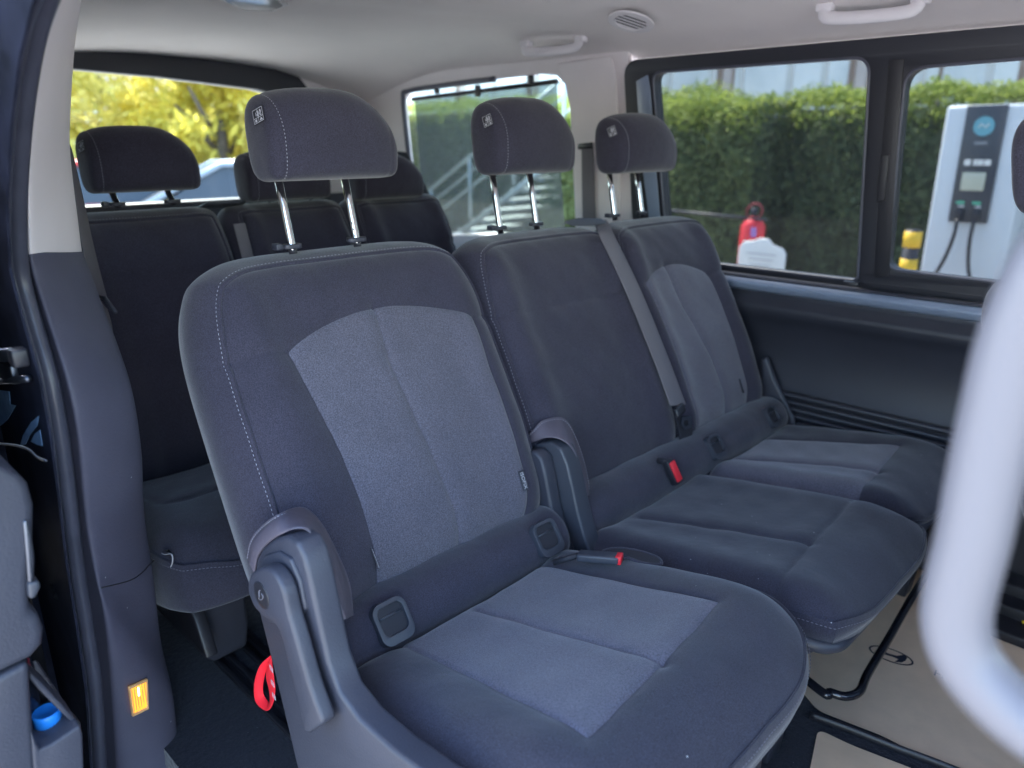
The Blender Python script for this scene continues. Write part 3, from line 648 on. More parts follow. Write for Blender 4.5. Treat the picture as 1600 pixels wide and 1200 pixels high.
pd = [PX(x, y, -1.56) for x, y in [(262, 880), (285, 888), (312, 892), (345, 885), (372, 895), (384, 930), (390, 975), (388, 1010), (335, 1037), (322, 1030), (300, 962), (280, 915)]]
prism('pedestal_cover', pd, (-.35, 0, 0), PLA, s3, .012)
prism('side_cover', [PY(x, y, .54) for x, y in [(246, 870), (262, 884), (282, 918), (302, 965), (323, 1032), (285, 985), (262, 930)]], (0, .03, 0), PLB, s3, .006)
obox('leg', (-1.75, 1.7, .12), (.15, 0, 0), (0, .05, 0), (0, 0, .17), PLB, s3, .01)
br = ribbon('webbing', [I for I in [F3(np.array(1.005), np.array(s_), np.array(.012)) for s_ in (.62, .5, .3, .1)]], [F3(np.array(1.042), np.array(s_), np.array(.012)) for s_ in (.62, .5, .3, .1)], WEB, s3)
prism('belt_guide', [F3(np.array(t), np.array(.69), np.array(n_)) for t, n_ in ((.96, -.09), (1.08, -.09), (1.09, -.045), (.97, -.03))], (0, 0, .008), PLG, s3, .002)
wr = empty('frayed_cord', PY(262, 870, .50), 'thin white frayed cord hanging below the rear bench cushion', 'cord')
tube('strand', [PY(x, y, .48) for x, y in [(245, 858), (256, 866), (268, 866), (269, 880), (260, 898)]], .0012, WHT, wr, n=6, res=30)
tube('bracket', [PY(x, y, .485) for x, y in [(252, 862), (262, 860), (270, 868)]], .003, STEEL, wr, n=8)
# front seat whose back edge shows at the right
s4 = empty('front_seat', (.12, 1.35, -.05), 'dark brown-grey front seat cut off by the right edge of the photo', 'seat')
F4, I4 = backframe(.06, .40, 22)
def hf4(t, q): return .012 * np.exp(-(((t - 1.55) / .25) ** 2 - .7) ** 2)
p4 = Pad(F4, 1.30, 1.80, -.03, .60, hf4, T=.10, rim=.03, corner=.13, power=6, nx=40, ny=40); p4.make('backrest', FAB, s4)
make_headrest(s4, 1.56, -.225, 1.045, W=.28, H=.17, lean=10, posts=(1.48, 1.62, -.21, .95), tagside=False)
C4, J4 = cushframe(.08, .33, 9); cushion(C4, s4, 1.28, 1.82, .52, 4, res=.4)
obox('base', (.32, 1.55, .12), (.22, 0, 0), (0, .22, 0), (0, 0, .17), PLB, s4, .02)
#==MORE2==
# ================================================================== VAN SHELL
van = empty('van', (-1.2, 1.36, -.45), 'dark van body with pale headliner, black framed side windows and open near doorway', 'van')
def WV(x, z, off=0.): return np.array([x, 2.30 - .123 * (max(z, .75) - .75) - off, z])
def headz(x, y):
    u = np.abs(y - 1.36) / .86; z = 1.512 - .085 * np.clip(u, 0, 1.1) ** 5
    z = z - .048 * np.clip((-2.35 - x) / .80, 0, 1.2) ** 2.2 - .10 * np.clip((-2.5 - x) / .65, 0, 1) ** 1.5 * np.clip(u - .15, 0, 1.1) ** 1.6
    z = z + .010 * np.exp(-((x + 1.98 - .25 * (y - 1.36)) / .10) ** 2) * (u < 1) * np.clip(1 - u, 0, .5) * 2 - .006 * np.exp(-((x + .9) / .05) ** 2) * np.clip(1 - u, 0, .5) * 2
    return z
xs = np.linspace(-3.16, 1.7, 150); ys = np.concatenate([np.linspace(.40, .70, 30), np.linspace(.72, 2.0, 50), np.linspace(2.01, 2.245, 34)])
GX, GY = np.meshgrid(xs, ys, indexing='ij'); hl = surf('headliner', np.stack([GX, GY, headz(GX, GY)], -1), HEADL, van)
PAINT = mat('black_car_paint', (.012, .014, .022), .25, coat=.6)
box('roof_panel', (-3.3, .30, 1.57), (1.75, 2.42, 1.60), PAINT, van, .01)
# rear header, rear window and tailgate
hd = [PX(x, y, -3.10) for x, y in [(-260, 22), (-60, 44), (110, 72), (250, 84), (360, 97), (430, 108), (468, 120), (483, 140), (500, 185), (520, 330), (560, 620), (-200, 900), (-300, 500)]]
hh_ = [PX(x, y, -3.10) for x, y in [(-200, 90), (-60, 96), (110, 107), (250, 120), (400, 139), (440, 150), (455, 175), (475, 300), (478, 345), (300, 352), (100, 356), (-180, 352)]]
rg = prism('rear_window_frame', hd, (-.045, 0, 0), WINF, van, .008, hole=hh_)
prism('tailgate_trim', [(-3.15, .40, .70), (-3.15, 2.30, .70), (-3.15, 2.30, 1.55), (-3.15, .40, 1.55)], (-.02, 0, 0), TRIML, van, hole=[p * 1.0 - np.array([.05, 0, 0]) for p in hh_])
prism('pane', [p - np.array([.03, 0, 0]) for p in hh_], (-.004, 0, 0), GLC, rg)
def cl(o, x0=-3.2): return o
# far side wall, black window surround with two panes
fo = roundpoly([(PW(982, 96)[0], 1.412), (.35, 1.412), (.35, .742), (PW(982, 96)[0] + .03, .742)], [.06, .05, .03, .05], 8)
def corner(pts, r): P = [PW(x, y) for x, y in pts]; return [WV(*p) for p in roundpoly([(q[0], q[2]) for q in P], r, 8)]
h1 = corner([(1027, 114), (1366, 90), (1346, 437), (1050, 402)], [.035, .045, .02, .05]); h2 = corner([(1421, 108), (1760, 80), (1760, 462), (1391, 419)], [.05, .05, .04, .04])
fr_ = prism('window_surround', [WV(x, z, .030) for x, z in fo], (0, .05, 0), WINF, van, .007, 3, hole=([p - np.array([0, .030, 0]) for p in h1], [p - np.array([0, .030, 0]) for p in h2]))
def pane(name, H, m_, par, off=.004, grow=1.01):
    c = np.mean(H, axis=0); P = [c + (p - c) * grow + np.array([0, off, 0]) for p in H]; return prism(name, P, (0, .004, 0), m_, par)
pane('pane', h1, GL, fr_); pane('pane', h2, GL, fr_)
for H in (h1, h2): tube('pane_seal', [p - np.array([0, .029, 0]) for p in H], .0042, RUB, fr_, closed=True, n=8)
rv = [PW(x, y) + np.array([0, -.034, 0]) for x, y in [(1004, 128), (1022, 118), (1026, 140), (1032, 230), (1040, 332), (1042, 345), (1024, 345), (1012, 250)]]
prism('inner_reveal', rv, (0, -.004, 0), SILL, fr_, .002)
gr = [PW(x, y) + np.array([0, -.034, 0]) for x, y in [(1384, 242), (1397, 242), (1390, 312), (1377, 316)]]
prism('window_latch', gr, (0, -.006, 0), PLB, fr_, .002)
dv = [PW(x, y) + np.array([0, -.033, 0]) for x, y in [(1397, 96), (1420, 94), (1408, 240), (1396, 430), (1372, 430), (1385, 240)]]
prism('sliding_rail', dv, (0, -.003, 0), PLB, fr_, .002)
# light trim: C pillar and D pillar round the rear quarter window
qh = [(PW(x, y)) for x, y in [(637, 156), (645, 143), (700, 134), (780, 124), (850, 116), (875, 118), (888, 132), (896, 170), (899, 235), (904, 345), (904, 366), (800, 366), (670, 366), (657, 330), (645, 240)]]
qo = [(-3.16, 1.50), (-1.60, 1.50), (-1.60, .985), (-1.60, .60), (-3.16, .60)]
qf = prism('pillar_trim', [WV(x, z, .022) for x, z in qo], (0, .022, 0), TRIML, van, .006, hole=[WV(p[0], p[2], .022) for p in qh])
qhc = [WV(p[0], p[2], .024) for p in qh]
tube('window_seal', [qhc[k] for k in (12, 13, 14, 0, 1, 2, 3)], .011, RUB, qf, n=8, res=60)
qp = [WV(p[0], p[2], -.02) for p in qh]; prism('pane', qp, (0, .004, 0), GLC, qf)
bo = tube('bolt_cover', [PW(919, 120) + np.array([0, -.024, 0]), PW(919, 120) + np.array([0, -.028, 0])], .017, TRIML, qf, n=24); tube('bolt_cover_ring', [PW(919, 120) + np.array([.0165 * math.cos(a), -.0275, .0165 * math.sin(a)]) for a in np.linspace(0, 2 * math.pi, 24, endpoint=False)], .0011, PLG, qf, n=6, closed=True)
# raised C pillar column
cp = [PW(x, y) + np.array([0, -.026, 0]) for x, y in [(880, 100), (965, 88), (972, 120), (976, 220), (978, 350), (910, 350), (906, 240), (898, 140)]]
prism('pillar_cover', cp, (0, -.012, 0), TRIML, van, .008)
bl = empty('window_blind', PW(760, 140), 'grey mesh blind hooked up over the rear quarter window', 'window blind')
WB = lambda x, y, o=.05: PW(x, y) + np.array([0, -o * 0 - .004, 0])
prism('mesh_panel', [WB(x, y) for x, y in [(649, 156), (871, 131), (875, 240), (884, 362), (668, 362), (658, 270)]], (0, .002, 0), BLIND, bl)
tube('top_rod', [WB(x, y) for x, y in [(646, 155), (760, 141), (872, 127)]], .0085, PLB, bl, n=10)
for x, y in ((686, 138), (833, 122), (750, 142)):
    p = WB(x, y); obox('hook', p + np.array([0, -.008, 0]), (.014, 0, 0), (0, .006, 0), (0, 0, .022), PLB, bl, .004)
# belt line shelf and lower side panel
prof = [(2.262, .748), (2.225, .742), (2.212, .730), (2.222, .712), (2.240, .703), (2.238, .690), (2.212, .672), (2.207, .655), (2.225, .630), (2.243, .600), (2.252, .52), (2.25, .43), (2.238, .408), (2.236, .40)]
def extr(name, prof, x0, x1, m_, par, n=40):
    P = np.array([[(x, y, z) for y, z in prof] for x in np.linspace(x0, x1, n)]); return surf(name, P, m_, par)
PLS = mat('side_panel_plastic', (.024, .026, .038), .5, var=.08, bump=.6, bscale=300)
wp = extr('side_panel', prof[4:], -3.1, .9, PLS, van)
prism('window_sill', [(-1.60, y, z) for y, z in prof[:5]] + [(-1.60, 2.27, .703)], (2.5, 0, 0), SILL, van, .004, 3)
prism('sill_gasket', [(-1.6, 2.262, .752), (-1.6, 2.235, .752), (-1.6, 2.228, .745), (-1.6, 2.262, .7445)], (2.4, 0, 0), PLA, van, .001)
obox('sill_clip', PY(1330, 443, 2.215), (.022, 0, 0), (0, .010, 0), (0, 0, .006), PLB, van, .003)
for k in range(5):
    z = .392 - .022 * k; tube('panel_rib', [(-3.0, 2.232, z), (.9, 2.232, z)], .0085, PLS, van, n=12)
box('rib_backing', (-3.1, 2.236, -.05), (.9, 2.27, .405), PLB, van)
box('side_wall', (-3.2, 2.33, -.45), (.9, 2.37, .72), PAINT, van)
box('rear_trim', (-3.2, .3, -.05), (-3.12, 2.3, .93), PLA, van, .01)
# floor, step and mats
fl = box('floor', (-3.2, .40, -.10), (1.6, 2.28, -.05), CARPET); fl['kind'] = 'structure'
for k, (y0, y1, z) in enumerate(((2.02, 2.24, -.020), (2.10, 2.24, .010), (2.16, 2.24, .04))): box('step_plate', (-.42, y0, -.05), (.9, y1, z), PLB, van, .006)
st_ = [PZ(x, y, -.0165) for x, y in [(1596, 966), (1606, 964), (1612, 970), (1606, 976), (1597, 974)]]; prism('warning_sticker', st_, (0, 0, .002), mat('yellow_sticker', (.75, .55, .03), .6), van)
def paper(name, pts, lab):
    P = [PZ(x, y, -.047) for x, y in pts]; o = empty(name, np.mean(P, axis=0), lab, 'floor mat', 'paper floor mats')
    P2 = roundpoly([(p[0], p[1]) for p in P], .02, 4); prism('sheet', [(a, b, -.0475) for a, b in P2], (0, 0, .002), MATP, o); return o
pm = paper('paper_mat', [(1130, 925), (1420, 880), (1640, 1000), (1900, 1110), (1800, 1420), (1455, 1190), (1380, 1150), (1277, 1110)], 'brown paper floor mat printed with a dark oval emblem')
paper('paper_mat', [(1278, 1140), (1330, 1165), (1460, 1215), (1700, 1330), (1500, 1500), (1240, 1330)], 'brown paper floor mat sheet nearest the open door, below the dark gap')
mb = tube('carpet_ridge', [PZ(x, y, -.045) for x, y in [(1265, 1118), (1330, 1142), (1400, 1170), (1480, 1200), (1600, 1250)]], .012, PLB, van, n=10, res=30, flat=.5)
# printed emblem: an oval ring and a slanted letter, flat on the paper
lc = PZ(1392, 1024, -.045); e1 = PZ(1424, 1035, -.045) - PZ(1356, 1010, -.045); hw_ = np.linalg.norm(e1) / 2; e1 /= np.linalg.norm(e1); e2 = np.cross([0, 0, 1], e1)

em = []; emi = []
for k in range(48):
    a = k / 48 * 2 * math.pi; em.append(lc + e1 * hw_ * 1.02 * math.cos(a) + e2 * hw_ * .56 * math.sin(a)); emi.append(lc + e1 * hw_ * .93 * math.cos(a) + e2 * hw_ * .49 * math.sin(a))
prism('emblem_ring', em, (0, 0, .0006), INK, pm, hole=emi)
def SL(pts): return [lc + e1 * hw_ * (x + y * .28) + e2 * hw_ * y for x, y in pts]
hs_ = [(-.52, -.40), (-.22, -.50), (-.20, -.20), (-.05, -.06), (.22, .02), (.20, .50), (.52, .40), (.55, 0), (.50, -.30), (.10, -.50), (.16, -.16), (-.05, .08), (-.12, .12), (-.24, .50), (-.50, .36), (-.56, 0)]
prism('emblem_bar', SL([(-.62, -.30), (-.40, -.44), (-.22, -.12), (.10, -.07), (.40, -.10), (.38, -.42), (.62, -.26), (.66, 0), (.60, .28), (.38, .43), (.20, .12), (-.12, .07), (-.40, .10), (-.40, .42), (-.60, .30), (-.68, 0)]), (0, 0, .0006), INK, pm)
text('lettering', 'HYUNDAI', .035, INK, lc + e1 * hw_ * 3.5 - e2 * .004, e1, e2, pm, .0003)
# ceiling fittings
def grab(name, a, b, lab=None):
    A = np.array(a); B = np.array(b); d = np.array([0, -.014, -.034]); P = [A, A + d * .75 + (B - A) * .03, A + d + (B - A) * .14, (A + B) / 2 + d * 1.08, B + d + (A - B) * .14, B + d * .75 + (A - B) * .03, B]
    o = tube(name, P, [.0165] * 60, mat_h, van, n=16, res=60, flat=.62)
    for q in (A, B): obox('end_mount', q + np.array([0, 0, -.006]), (.021, 0, 0), (0, .014, 0), (0, 0, .012), mat_h, o, .006, 3)
    return o
mat_h = mat('ceiling_plastic', (.74, .70, .73), .5, bump=.2, bscale=300)
def CE(x, y, dz=0.):
    lo, hi = 1.2, 1.6
    for _ in range(40):
        z = (lo + hi) / 2; p = PZ(x, y, z)
        if p[2] > float(headz(p[0], p[1])) + dz or p[1] > 2.24: hi = z
        else: lo = z
    return PZ(x, y, lo)
gA = CE(822, 66); gB = CE(908, 58); grab('grab_handle', gA, gB); gA = CE(1290, 8); gB = CE(1440, -6); grab('grab_handle', gA, gB)
vc = CE(986, 33, -.024); th = np.linspace(0, 2 * math.pi, 36, endpoint=False); nrm_ = np.array([0, -.32, -1.]); nrm_ /= np.linalg.norm(nrm_); vy = np.cross([1, 0, 0], nrm_); vx = np.array([1., 0, 0])
def VC(r, k, off=0., e=.82): return vc + vx * r * math.cos(th[k]) + vy * r * math.sin(th[k]) + nrm_ * off
av = prism('air_vent', [VC(.066, k) for k in range(36)], nrm_ * .005, mat_h, van, .002, hole=[VC(.046, k) for k in range(36)])
prism('duct', [VC(.047, k, -.002) for k in range(36)], nrm_ * .003, PLB, av)
for k in range(-2, 3):
    L_ = math.sqrt(.046 ** 2 - (.018 * k) ** 2); dd = vx * .55 + vy * .83; dd /= np.linalg.norm(dd); pp = np.cross(dd, nrm_)
    obox('slat', vc + pp * .018 * k + nrm_ * .0028, dd * L_, pp * .0022, nrm_ * .0010, mat_h, av)
LENS = mat('lamp_lens', (.75, .75, .78), .15, bump=.8, bscale=120, coat=.3)
lc2 = CE(395, -2, -.004); cl_ = [PZ(x, y, lc2[2]) for x, y in [(330, -22), (345, -4), (375, 10), (430, 13), (450, 4), (435, -14), (400, -30)]]
o = prism('ceiling_lamp', cl_, (0, 0, -.008), mat_h, van, .004); cc = np.mean(cl_, axis=0); prism('lens', [cc + (p - cc) * .84 + np.array([0, 0, -.006]) for p in cl_], (0, 0, -.006), LENS, o, .003)
# ------------------------------------------------------------------ near side: rear pillar of the doorway
def loft(name, Lp, Rp, m_, par, bulge=(0, 0, 0), n=50, k=14, back=None):
    A = spline(Lp, n); B = spline(Rp, n); P = []
    for u in (np.linspace(0, 1, k) if k < 5 else (1 - np.cos(np.linspace(0, math.pi, 2 * k))) / 2): P.append(A * (1 - u) + B * u + np.array(bulge) * (1 - (2 * u - 1) ** 2) ** .33)
    if back is not None:
        P = [P[0] + np.array([-.09, -.01, 0]), P[0] + np.array([-.012, -.0, 0])] + P + [B + np.array([-.02, .006, 0]), B + np.array(back)]
    return surf(name, np.array(P), m_, par)
Lt = [PY(x, y, .312) for x, y in [(92, -50), (72, 5), (58, 80), (48, 180), (42, 300), (44, 397)]]
Rt = [PY(x, y, .44) for x, y in [(132, -50), (124, 5), (114, 80), (108, 180), (109, 250), (127, 397)]]
loft('pillar_trim', Lt, Rt, TRIML, van, (.022, .0, 0), back=(-.10, .02, 0))
Ld = [PY(x, y, .312) for x, y in [(43, 392), (50, 430), (72, 500), (100, 590), (118, 680), (130, 800), (143, 880), (160, 960), (172, 1080), (182, 1240)]]
Rd = [PY(x, y, .44) for x, y in [(127, 392), (140, 425), (160, 480), (183, 540), (205, 610), (219, 700), (224, 800), (238, 900), (250, 1000), (268, 1080), (277, 1160), (290, 1260)]]
pt = loft('pillar_lower_trim', Ld, Rd, TRIMD, van, (.024, 0, 0), back=(-.16, .03, 0), n=80)
SA = PY(155, 915, .311) + np.array([.01, 0, 0]); SB = PY(240, 876, .44)
tube('trim_seam', [SA, (SA + SB) / 2 + np.array([.0245, 0, 0.0]), SB], .0012, PLB, van, n=6, res=20)
# amber courtesy lamp let into the lower trim
AMB = mat('lit_amber_lamp', (.7, .30, .04), .25, emit=(1.0, .36, .03), estr=.20); AMBR = mat('amber_rim', (.75, .42, .18), .3)
HOT = mat('lamp_filament', (1, .8, .4), .3, emit=(1, .75, .30), estr=1.1)
def PT(x, y):   # point on the lower trim's outer face
    A = spline(Ld, 80); B = spline(Rd, 80); best = None
    for i in range(0, 80):
        for u in np.linspace(0, 1, 41):
            p = A[i] * (1 - u) + B[i] * u + np.array([.024, 0, 0]) * (1 - (2 * u - 1) ** 2) ** .33; d = p - CAM; kx = FPX / (d @ cF); q = (800 + kx * (d @ cR) - x) ** 2 + (600 - kx * (d @ cU) - y) ** 2
            if best is None or q < best[0]: best = (q, p)
    return best[1]
lq = [PT(x, y) + np.array([.004, -.002, 0]) for x, y in [(201, 1066), (228, 1055), (233, 1102), (206, 1118)]]
lq = [l for l in lq]; lcn = np.mean(lq, axis=0); lnr = np.cross(lq[1] - lq[0], lq[3] - lq[0]); lnr /= np.linalg.norm(lnr); lnr *= -np.sign(lnr @ cF)
lamp = prism('courtesy_lamp', lq, lnr * .006, AMBR, van, .0025, hole=[lcn + (p - lcn) * .82 for p in lq])
prism('lens', [lcn + (p - lcn) * .84 for p in lq], lnr * .0035, AMB, lamp)
fc = lcn + (lq[0] - lcn) * .22 + (lq[1] - lcn) * .22; tube('lamp_bulb', [fc + lnr * .001 + (lq[0] - lq[3]) * k for k in (-.20, -.12, .05, .14)], [.0015, .0035, .0050, .002], HOT, lamp, n=12, flat=.7)
for k in range(1, 7): a_ = k / 7; obox('lens_rib', (lq[0] * (1 - a_) + lq[1] * a_ + lq[3] * (1 - a_) + lq[2] * a_) / 2 + lnr * .0036, (lq[3] - lq[0]) * .38, (lq[1] - lq[0]) * .012, lnr * .0009, AMBR, lamp)
# rubber door seal following the pillar edge
sc_ = [(98, -60), (66, 10), (46, 90), (32, 200), (26, 320), (30, 420), (50, 500), (76, 590), (93, 680), (106, 780), (118, 880), (134, 980), (148, 1080), (158, 1240)]
tube('door_seal', [PY(x, y, .298) + np.array([.006, 0, 0]) for x, y in sc_], .0125, RUB, van, n=14, res=120)
tube('door_seal', [PY(x - 21, y, .275) for x, y in sc_], .0095, RUB, van, n=14, res=120)
tube('seal_lip', [PY(x - 11, y, .287) + np.array([.002, 0, 0]) for x, y in sc_], .0040, RUB, van, n=10, res=120)
PAINTM = mat('dusty_black_paint', (.006, .007, .012), .6, col2=(.018, .02, .035), vscale=14, spec=.04)
jA = [PY(x - 24, y, .272) for x, y in sc_]; jB = [PY(x - 24, y, .272) + np.array([-.10, -.02, 0]) for x, y in sc_]; jC = [p + np.array([-.30, -.03, 0]) for p in jB]
loft('door_jamb', jA, jB, PAINTM, van, k=3); 
box('quarter_panel', (-3.2, .232, -.45), (-1.40, .242, 1.5), PAINTM, van)
prism('quarter_panel', [PY(x - 12, y, .246) for x, y in sc_] + [(-1.9, .246, -.6), (-1.9, .246, 1.7)], (0, -.003, 0), PAINTM, van)
blue_patch = mat('mottled_pale_blue', (.16, .27, .42), .5, col2=(.08, .15, .26), vscale=60)
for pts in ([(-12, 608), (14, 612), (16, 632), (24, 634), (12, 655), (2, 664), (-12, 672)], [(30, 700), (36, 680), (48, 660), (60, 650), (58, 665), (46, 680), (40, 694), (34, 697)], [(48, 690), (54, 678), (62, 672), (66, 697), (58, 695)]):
    prism('pale_blue_patch', [PY(x, y, .2415) for x, y in pts], (0, .0008, 0), blue_patch, van)  # irregular mottled pale blue patches on the black panel
# hardware of the doorway: slide rail, cable, latch
rl_ = [PY(x, y, .236) for x, y in ((-20, 556), (24, 554))]; tube('slide_rail', rl_, .010, STEEL, van, n=12)
obox('rail_bracket', PY(8, 578, .236), (.040, .004, 0), (0, .006, 0), (0, 0, .014), STEEL, van, .003); tube('slide_rail', [PY(-20, 597, .236), PY(44, 592, .236)], .005, STEEL, van)
obox('roller', PY(29, 558, .232), (.012, 0, 0), (0, .01, 0), (0, 0, .012), PLB, van, .003)
tube('cable', [PY(x, y, .234) for x, y in [(-20, 692), (10, 694), (30, 697), (46, 703), (58, 714), (72, 720)]], .0018, STEEL, van, n=8, res=30)
for x, y in ((88, 912), (94, 925)): tube('latch_bolt', [PY(x, y, .25), PY(x, y, .25) + np.array([.012, -.006, 0])], .007, STEEL, van, n=8)
obox('striker_plate', PY(92, 918, .256), (.012, 0, 0), (0, .003, 0), (0, 0, .022), PLB, van, .003)
# near side wall behind the pillar and ahead of the doorway
prism('side_wall', [(-3.16, .45, -.05), (-1.52, .45, -.05), (-1.56, .45, 1.5), (-3.16, .45, 1.5)], (0, -.03, 0), PLA, van, hole=[(-2.95, .45, .80), (-1.80, .45, .80), (-1.80, .45, 1.36), (-2.95, .45, 1.36)])
prism('pane', [(-2.96, .43, .79), (-1.79, .43, .79), (-1.79, .43, 1.37), (-2.96, .43, 1.37)], (0, .003, 0), GLC, van)
bp_ = [PY(x, y, .62) for x, y in [(1600, 590), (1588, 640), (1582, 700), (1584, 760), (1600, 800)]]
box('roof_edge_trim', (-1.05, .36, 1.40), (1.6, .47, 1.565), TRIMD, van, .02)
prism('pillar_trim', [(.10, .44, -.05), (.30, .44, -.05), (.26, .44, 1.5), (.06, .44, 1.5)], (0, .05, 0), TRIML, van, .015)
prism('front_door_panel', [(.30, .40, -.3), (1.5, .40, -.3), (1.5, .40, .75), (.30, .40, .75)], (0, .05, 0), PLA, van, .01)
for y0 in (.595, .665):
    rl0 = prism('seat_rail', [(-1.75, y0, -.049), (-1.75, y0 + .040, -.049), (-1.75, y0 + .040, -.036), (-1.75, y0 + .028, -.036), (-1.75, y0 + .026, -.046), (-1.75, y0 + .014, -.046), (-1.75, y0 + .012, -.036), (-1.75, y0, -.036)], (1.0, 0, 0), PLB, van, .0015)
# the cab ahead of the doorway
prism('dashboard', [(1.45, .45, -.05), (1.62, .45, -.05), (1.95, .45, .82), (1.70, .45, .88), (1.40, .45, .78), (1.35, .45, .55)], (0, 1.83, 0), PLA, van, .02)
box('bonnet', (1.9, .35, -.45), (2.6, 2.4, .72), PAINT, van, .08)
prism('windscreen', [(1.70, .36, 1.55), (2.35, .36, .74), (2.35, 2.36, .74), (1.70, 2.36, 1.55)], (.004, 0, .003), GLC, van)
prism('front_door_panel', [(.92, 2.24, -.3), (1.9, 2.24, -.3), (1.9, 2.24, .75), (.92, 2.24, .75)], (0, .10, 0), PLA, van, .01)
dark_belt = ribbon('rear_belt', [PW(x, y) + np.array([0, -.05, 0]) for x, y in [(632, 236), (648, 262), (668, 300), (690, 330)]], [PW(x, y) + np.array([0, -.05, 0]) for x, y in [(648, 238), (664, 262), (684, 300), (706, 330)]], WEBD, van)
# pale grab handle close to the lens
gh = empty('entry_handle', (.04, .45, .83), 'large pale grey entry grab handle, blurred in the right foreground', 'grab handle')
hp = [PY(x, y, .45) for x, y in [(1800, 250), (1740, 300), (1680, 365), (1630, 440), (1588, 540), (1562, 640), (1540, 740), (1520, 840), (1500, 920), (1494, 970), (1505, 1020), (1540, 1070), (1600, 1125), (1700, 1190), (1800, 1240)]]
hp = [np.array([.085, .462, hp[0][2] + .012])] + hp + [np.array([.085, .462, hp[-1][2] - .012])]
tube('grip', hp, [.0187] * 110, HANDLE, gh, n=28, res=110)
# belt beside the near pillar and on the far pillar
nb1 = empty('seat_belt', PY(150, 400, .52), 'grey-brown webbing belt hanging behind the near door pillar', 'seat belt')
ribbon('webbing', [PY(x, y, .50) for x, y in [(104, 215), (116, 300), (128, 385), (148, 464)]], [PY(x, y, .54) for x, y in [(112, 235), (130, 310), (148, 390), (168, 468)]], WEB, nb1)
tube('guide_loop', [PY(x, y, .515) for x, y in [(150, 462), (164, 466), (181, 488)]], .0045, PLA, nb1, n=8)
ribbon('webbing', [PY(x, y, .51) for x, y in [(156, 472), (164, 500), (172, 530)]], [PY(x, y, .525) for x, y in [(168, 484), (175, 510), (177, 535)]], WEB, nb1)
fb = empty('seat_belt', PW(930, 290), 'grey webbing belt hanging from the guide on the far pale pillar', 'seat belt')
ribbon('webbing', [PW(x, y) + np.array([0, -.045, 0]) for x, y in [(921, 229), (921, 280), (922, 345)]], [PW(x, y) + np.array([0, -.045, 0]) for x, y in [(939, 227), (941, 280), (943, 345)]], WEB, fb)
obox('belt_guide', PW(927, 228) + np.array([0, -.045, 0]), (.032, 0, .003), (0, .006, 0), (0, 0, .010), PLB, fb, .004)
# ------------------------------------------------------------------ opened sliding door, seen on its front edge
sd_o = empty('sliding_door', (-1.2, .12, -.3), 'opened sliding door with dark inner trim at the left edge', 'door')
DX = -1.0
box('door_shell', (-2.3, .02, -.35), (-1.06, .165, 1.52), PAINT, sd_o, .02)
def DP(pts, x=DX): return [PX(a, b, x) for a, b in pts]
prism('upper_trim', DP([(-60, 700), (0, 727), (30, 742), (46, 758), (55, 790), (54, 850), (48, 905), (48, 955), (62, 962), (71, 985), (68, 1010), (50, 1030), (0, 1054), (-60, 1080)]), (-.25, 0, 0), PLA, sd_o, .012, 4)
prism('lower_trim', DP([(-60, 1088), (0, 1058), (46, 1034), (50, 1100), (57, 1215), (-60, 1260)]), (-.25, 0, 0), PLA, sd_o, .008)
prism('door_pull', DP([(36, 815), (44, 812), (50, 835), (55, 870), (54, 910), (44, 912), (41, 870)], DX + .004), (-.03, 0, 0), STEEL, sd_o, .003)
prism('door_pull_end', DP([(44, 912), (62, 908), (64, 918), (56, 935), (46, 937)], DX + .006), (-.03, 0, 0), PLG, sd_o, .004)
prism('door_pocket', DP([(48, 1140), (62, 1172), (80, 1164), (126, 1133), (130, 1150), (134, 1260), (56, 1260)], DX), (-.20, 0, 0), PLA, sd_o, .005)
prism('pocket_lip', DP([(47, 1052), (60, 1062), (95, 1098), (124, 1130), (116, 1134), (90, 1108), (60, 1078), (47, 1062)], DX - .02), (-.06, 0, 0), PLA, sd_o, .003)
prism('pocket_back', DP([(40, 1040), (60, 1060), (126, 1130), (126, 1200), (40, 1200)], DX - .09), (-.02, 0, 0), PLB, sd_o)
cbx = PX(74, 1120, DX - .05); r_ = .0175
bt = empty('bottle', cbx, 'bottle with bright blue screw cap standing in the sliding door pocket', 'bottle')
n_ = 48; v = []; f = []
for z, rr in ((-.012, 1), (-.012, 1.02), (.008, 1.02), (.010, .97), (.0105, .88), (.0095, .84)):
    for k in range(n_):
        a = k / n_ * 2 * math.pi; q = rr * r_ * (1 - (.03 if (k % 2 and z < .009) else 0)); v.append(cbx + np.array([q * math.cos(a), q * math.sin(a), z]))
for i in range(5):
    for k in range(n_): f.append((i * n_ + k, i * n_ + (k + 1) % n_, (i + 1) * n_ + (k + 1) % n_, (i + 1) * n_ + k))
f.append(tuple(5 * n_ + k for k in range(n_))); mesh('cap', v, f, BLUE, bt)
tube('bottle_body', [cbx + np.array([0, 0, z]) for z in (-.20, -.05, -.03, -.012)], [.028, .028, .02, .013], GLC, bt, n=20)
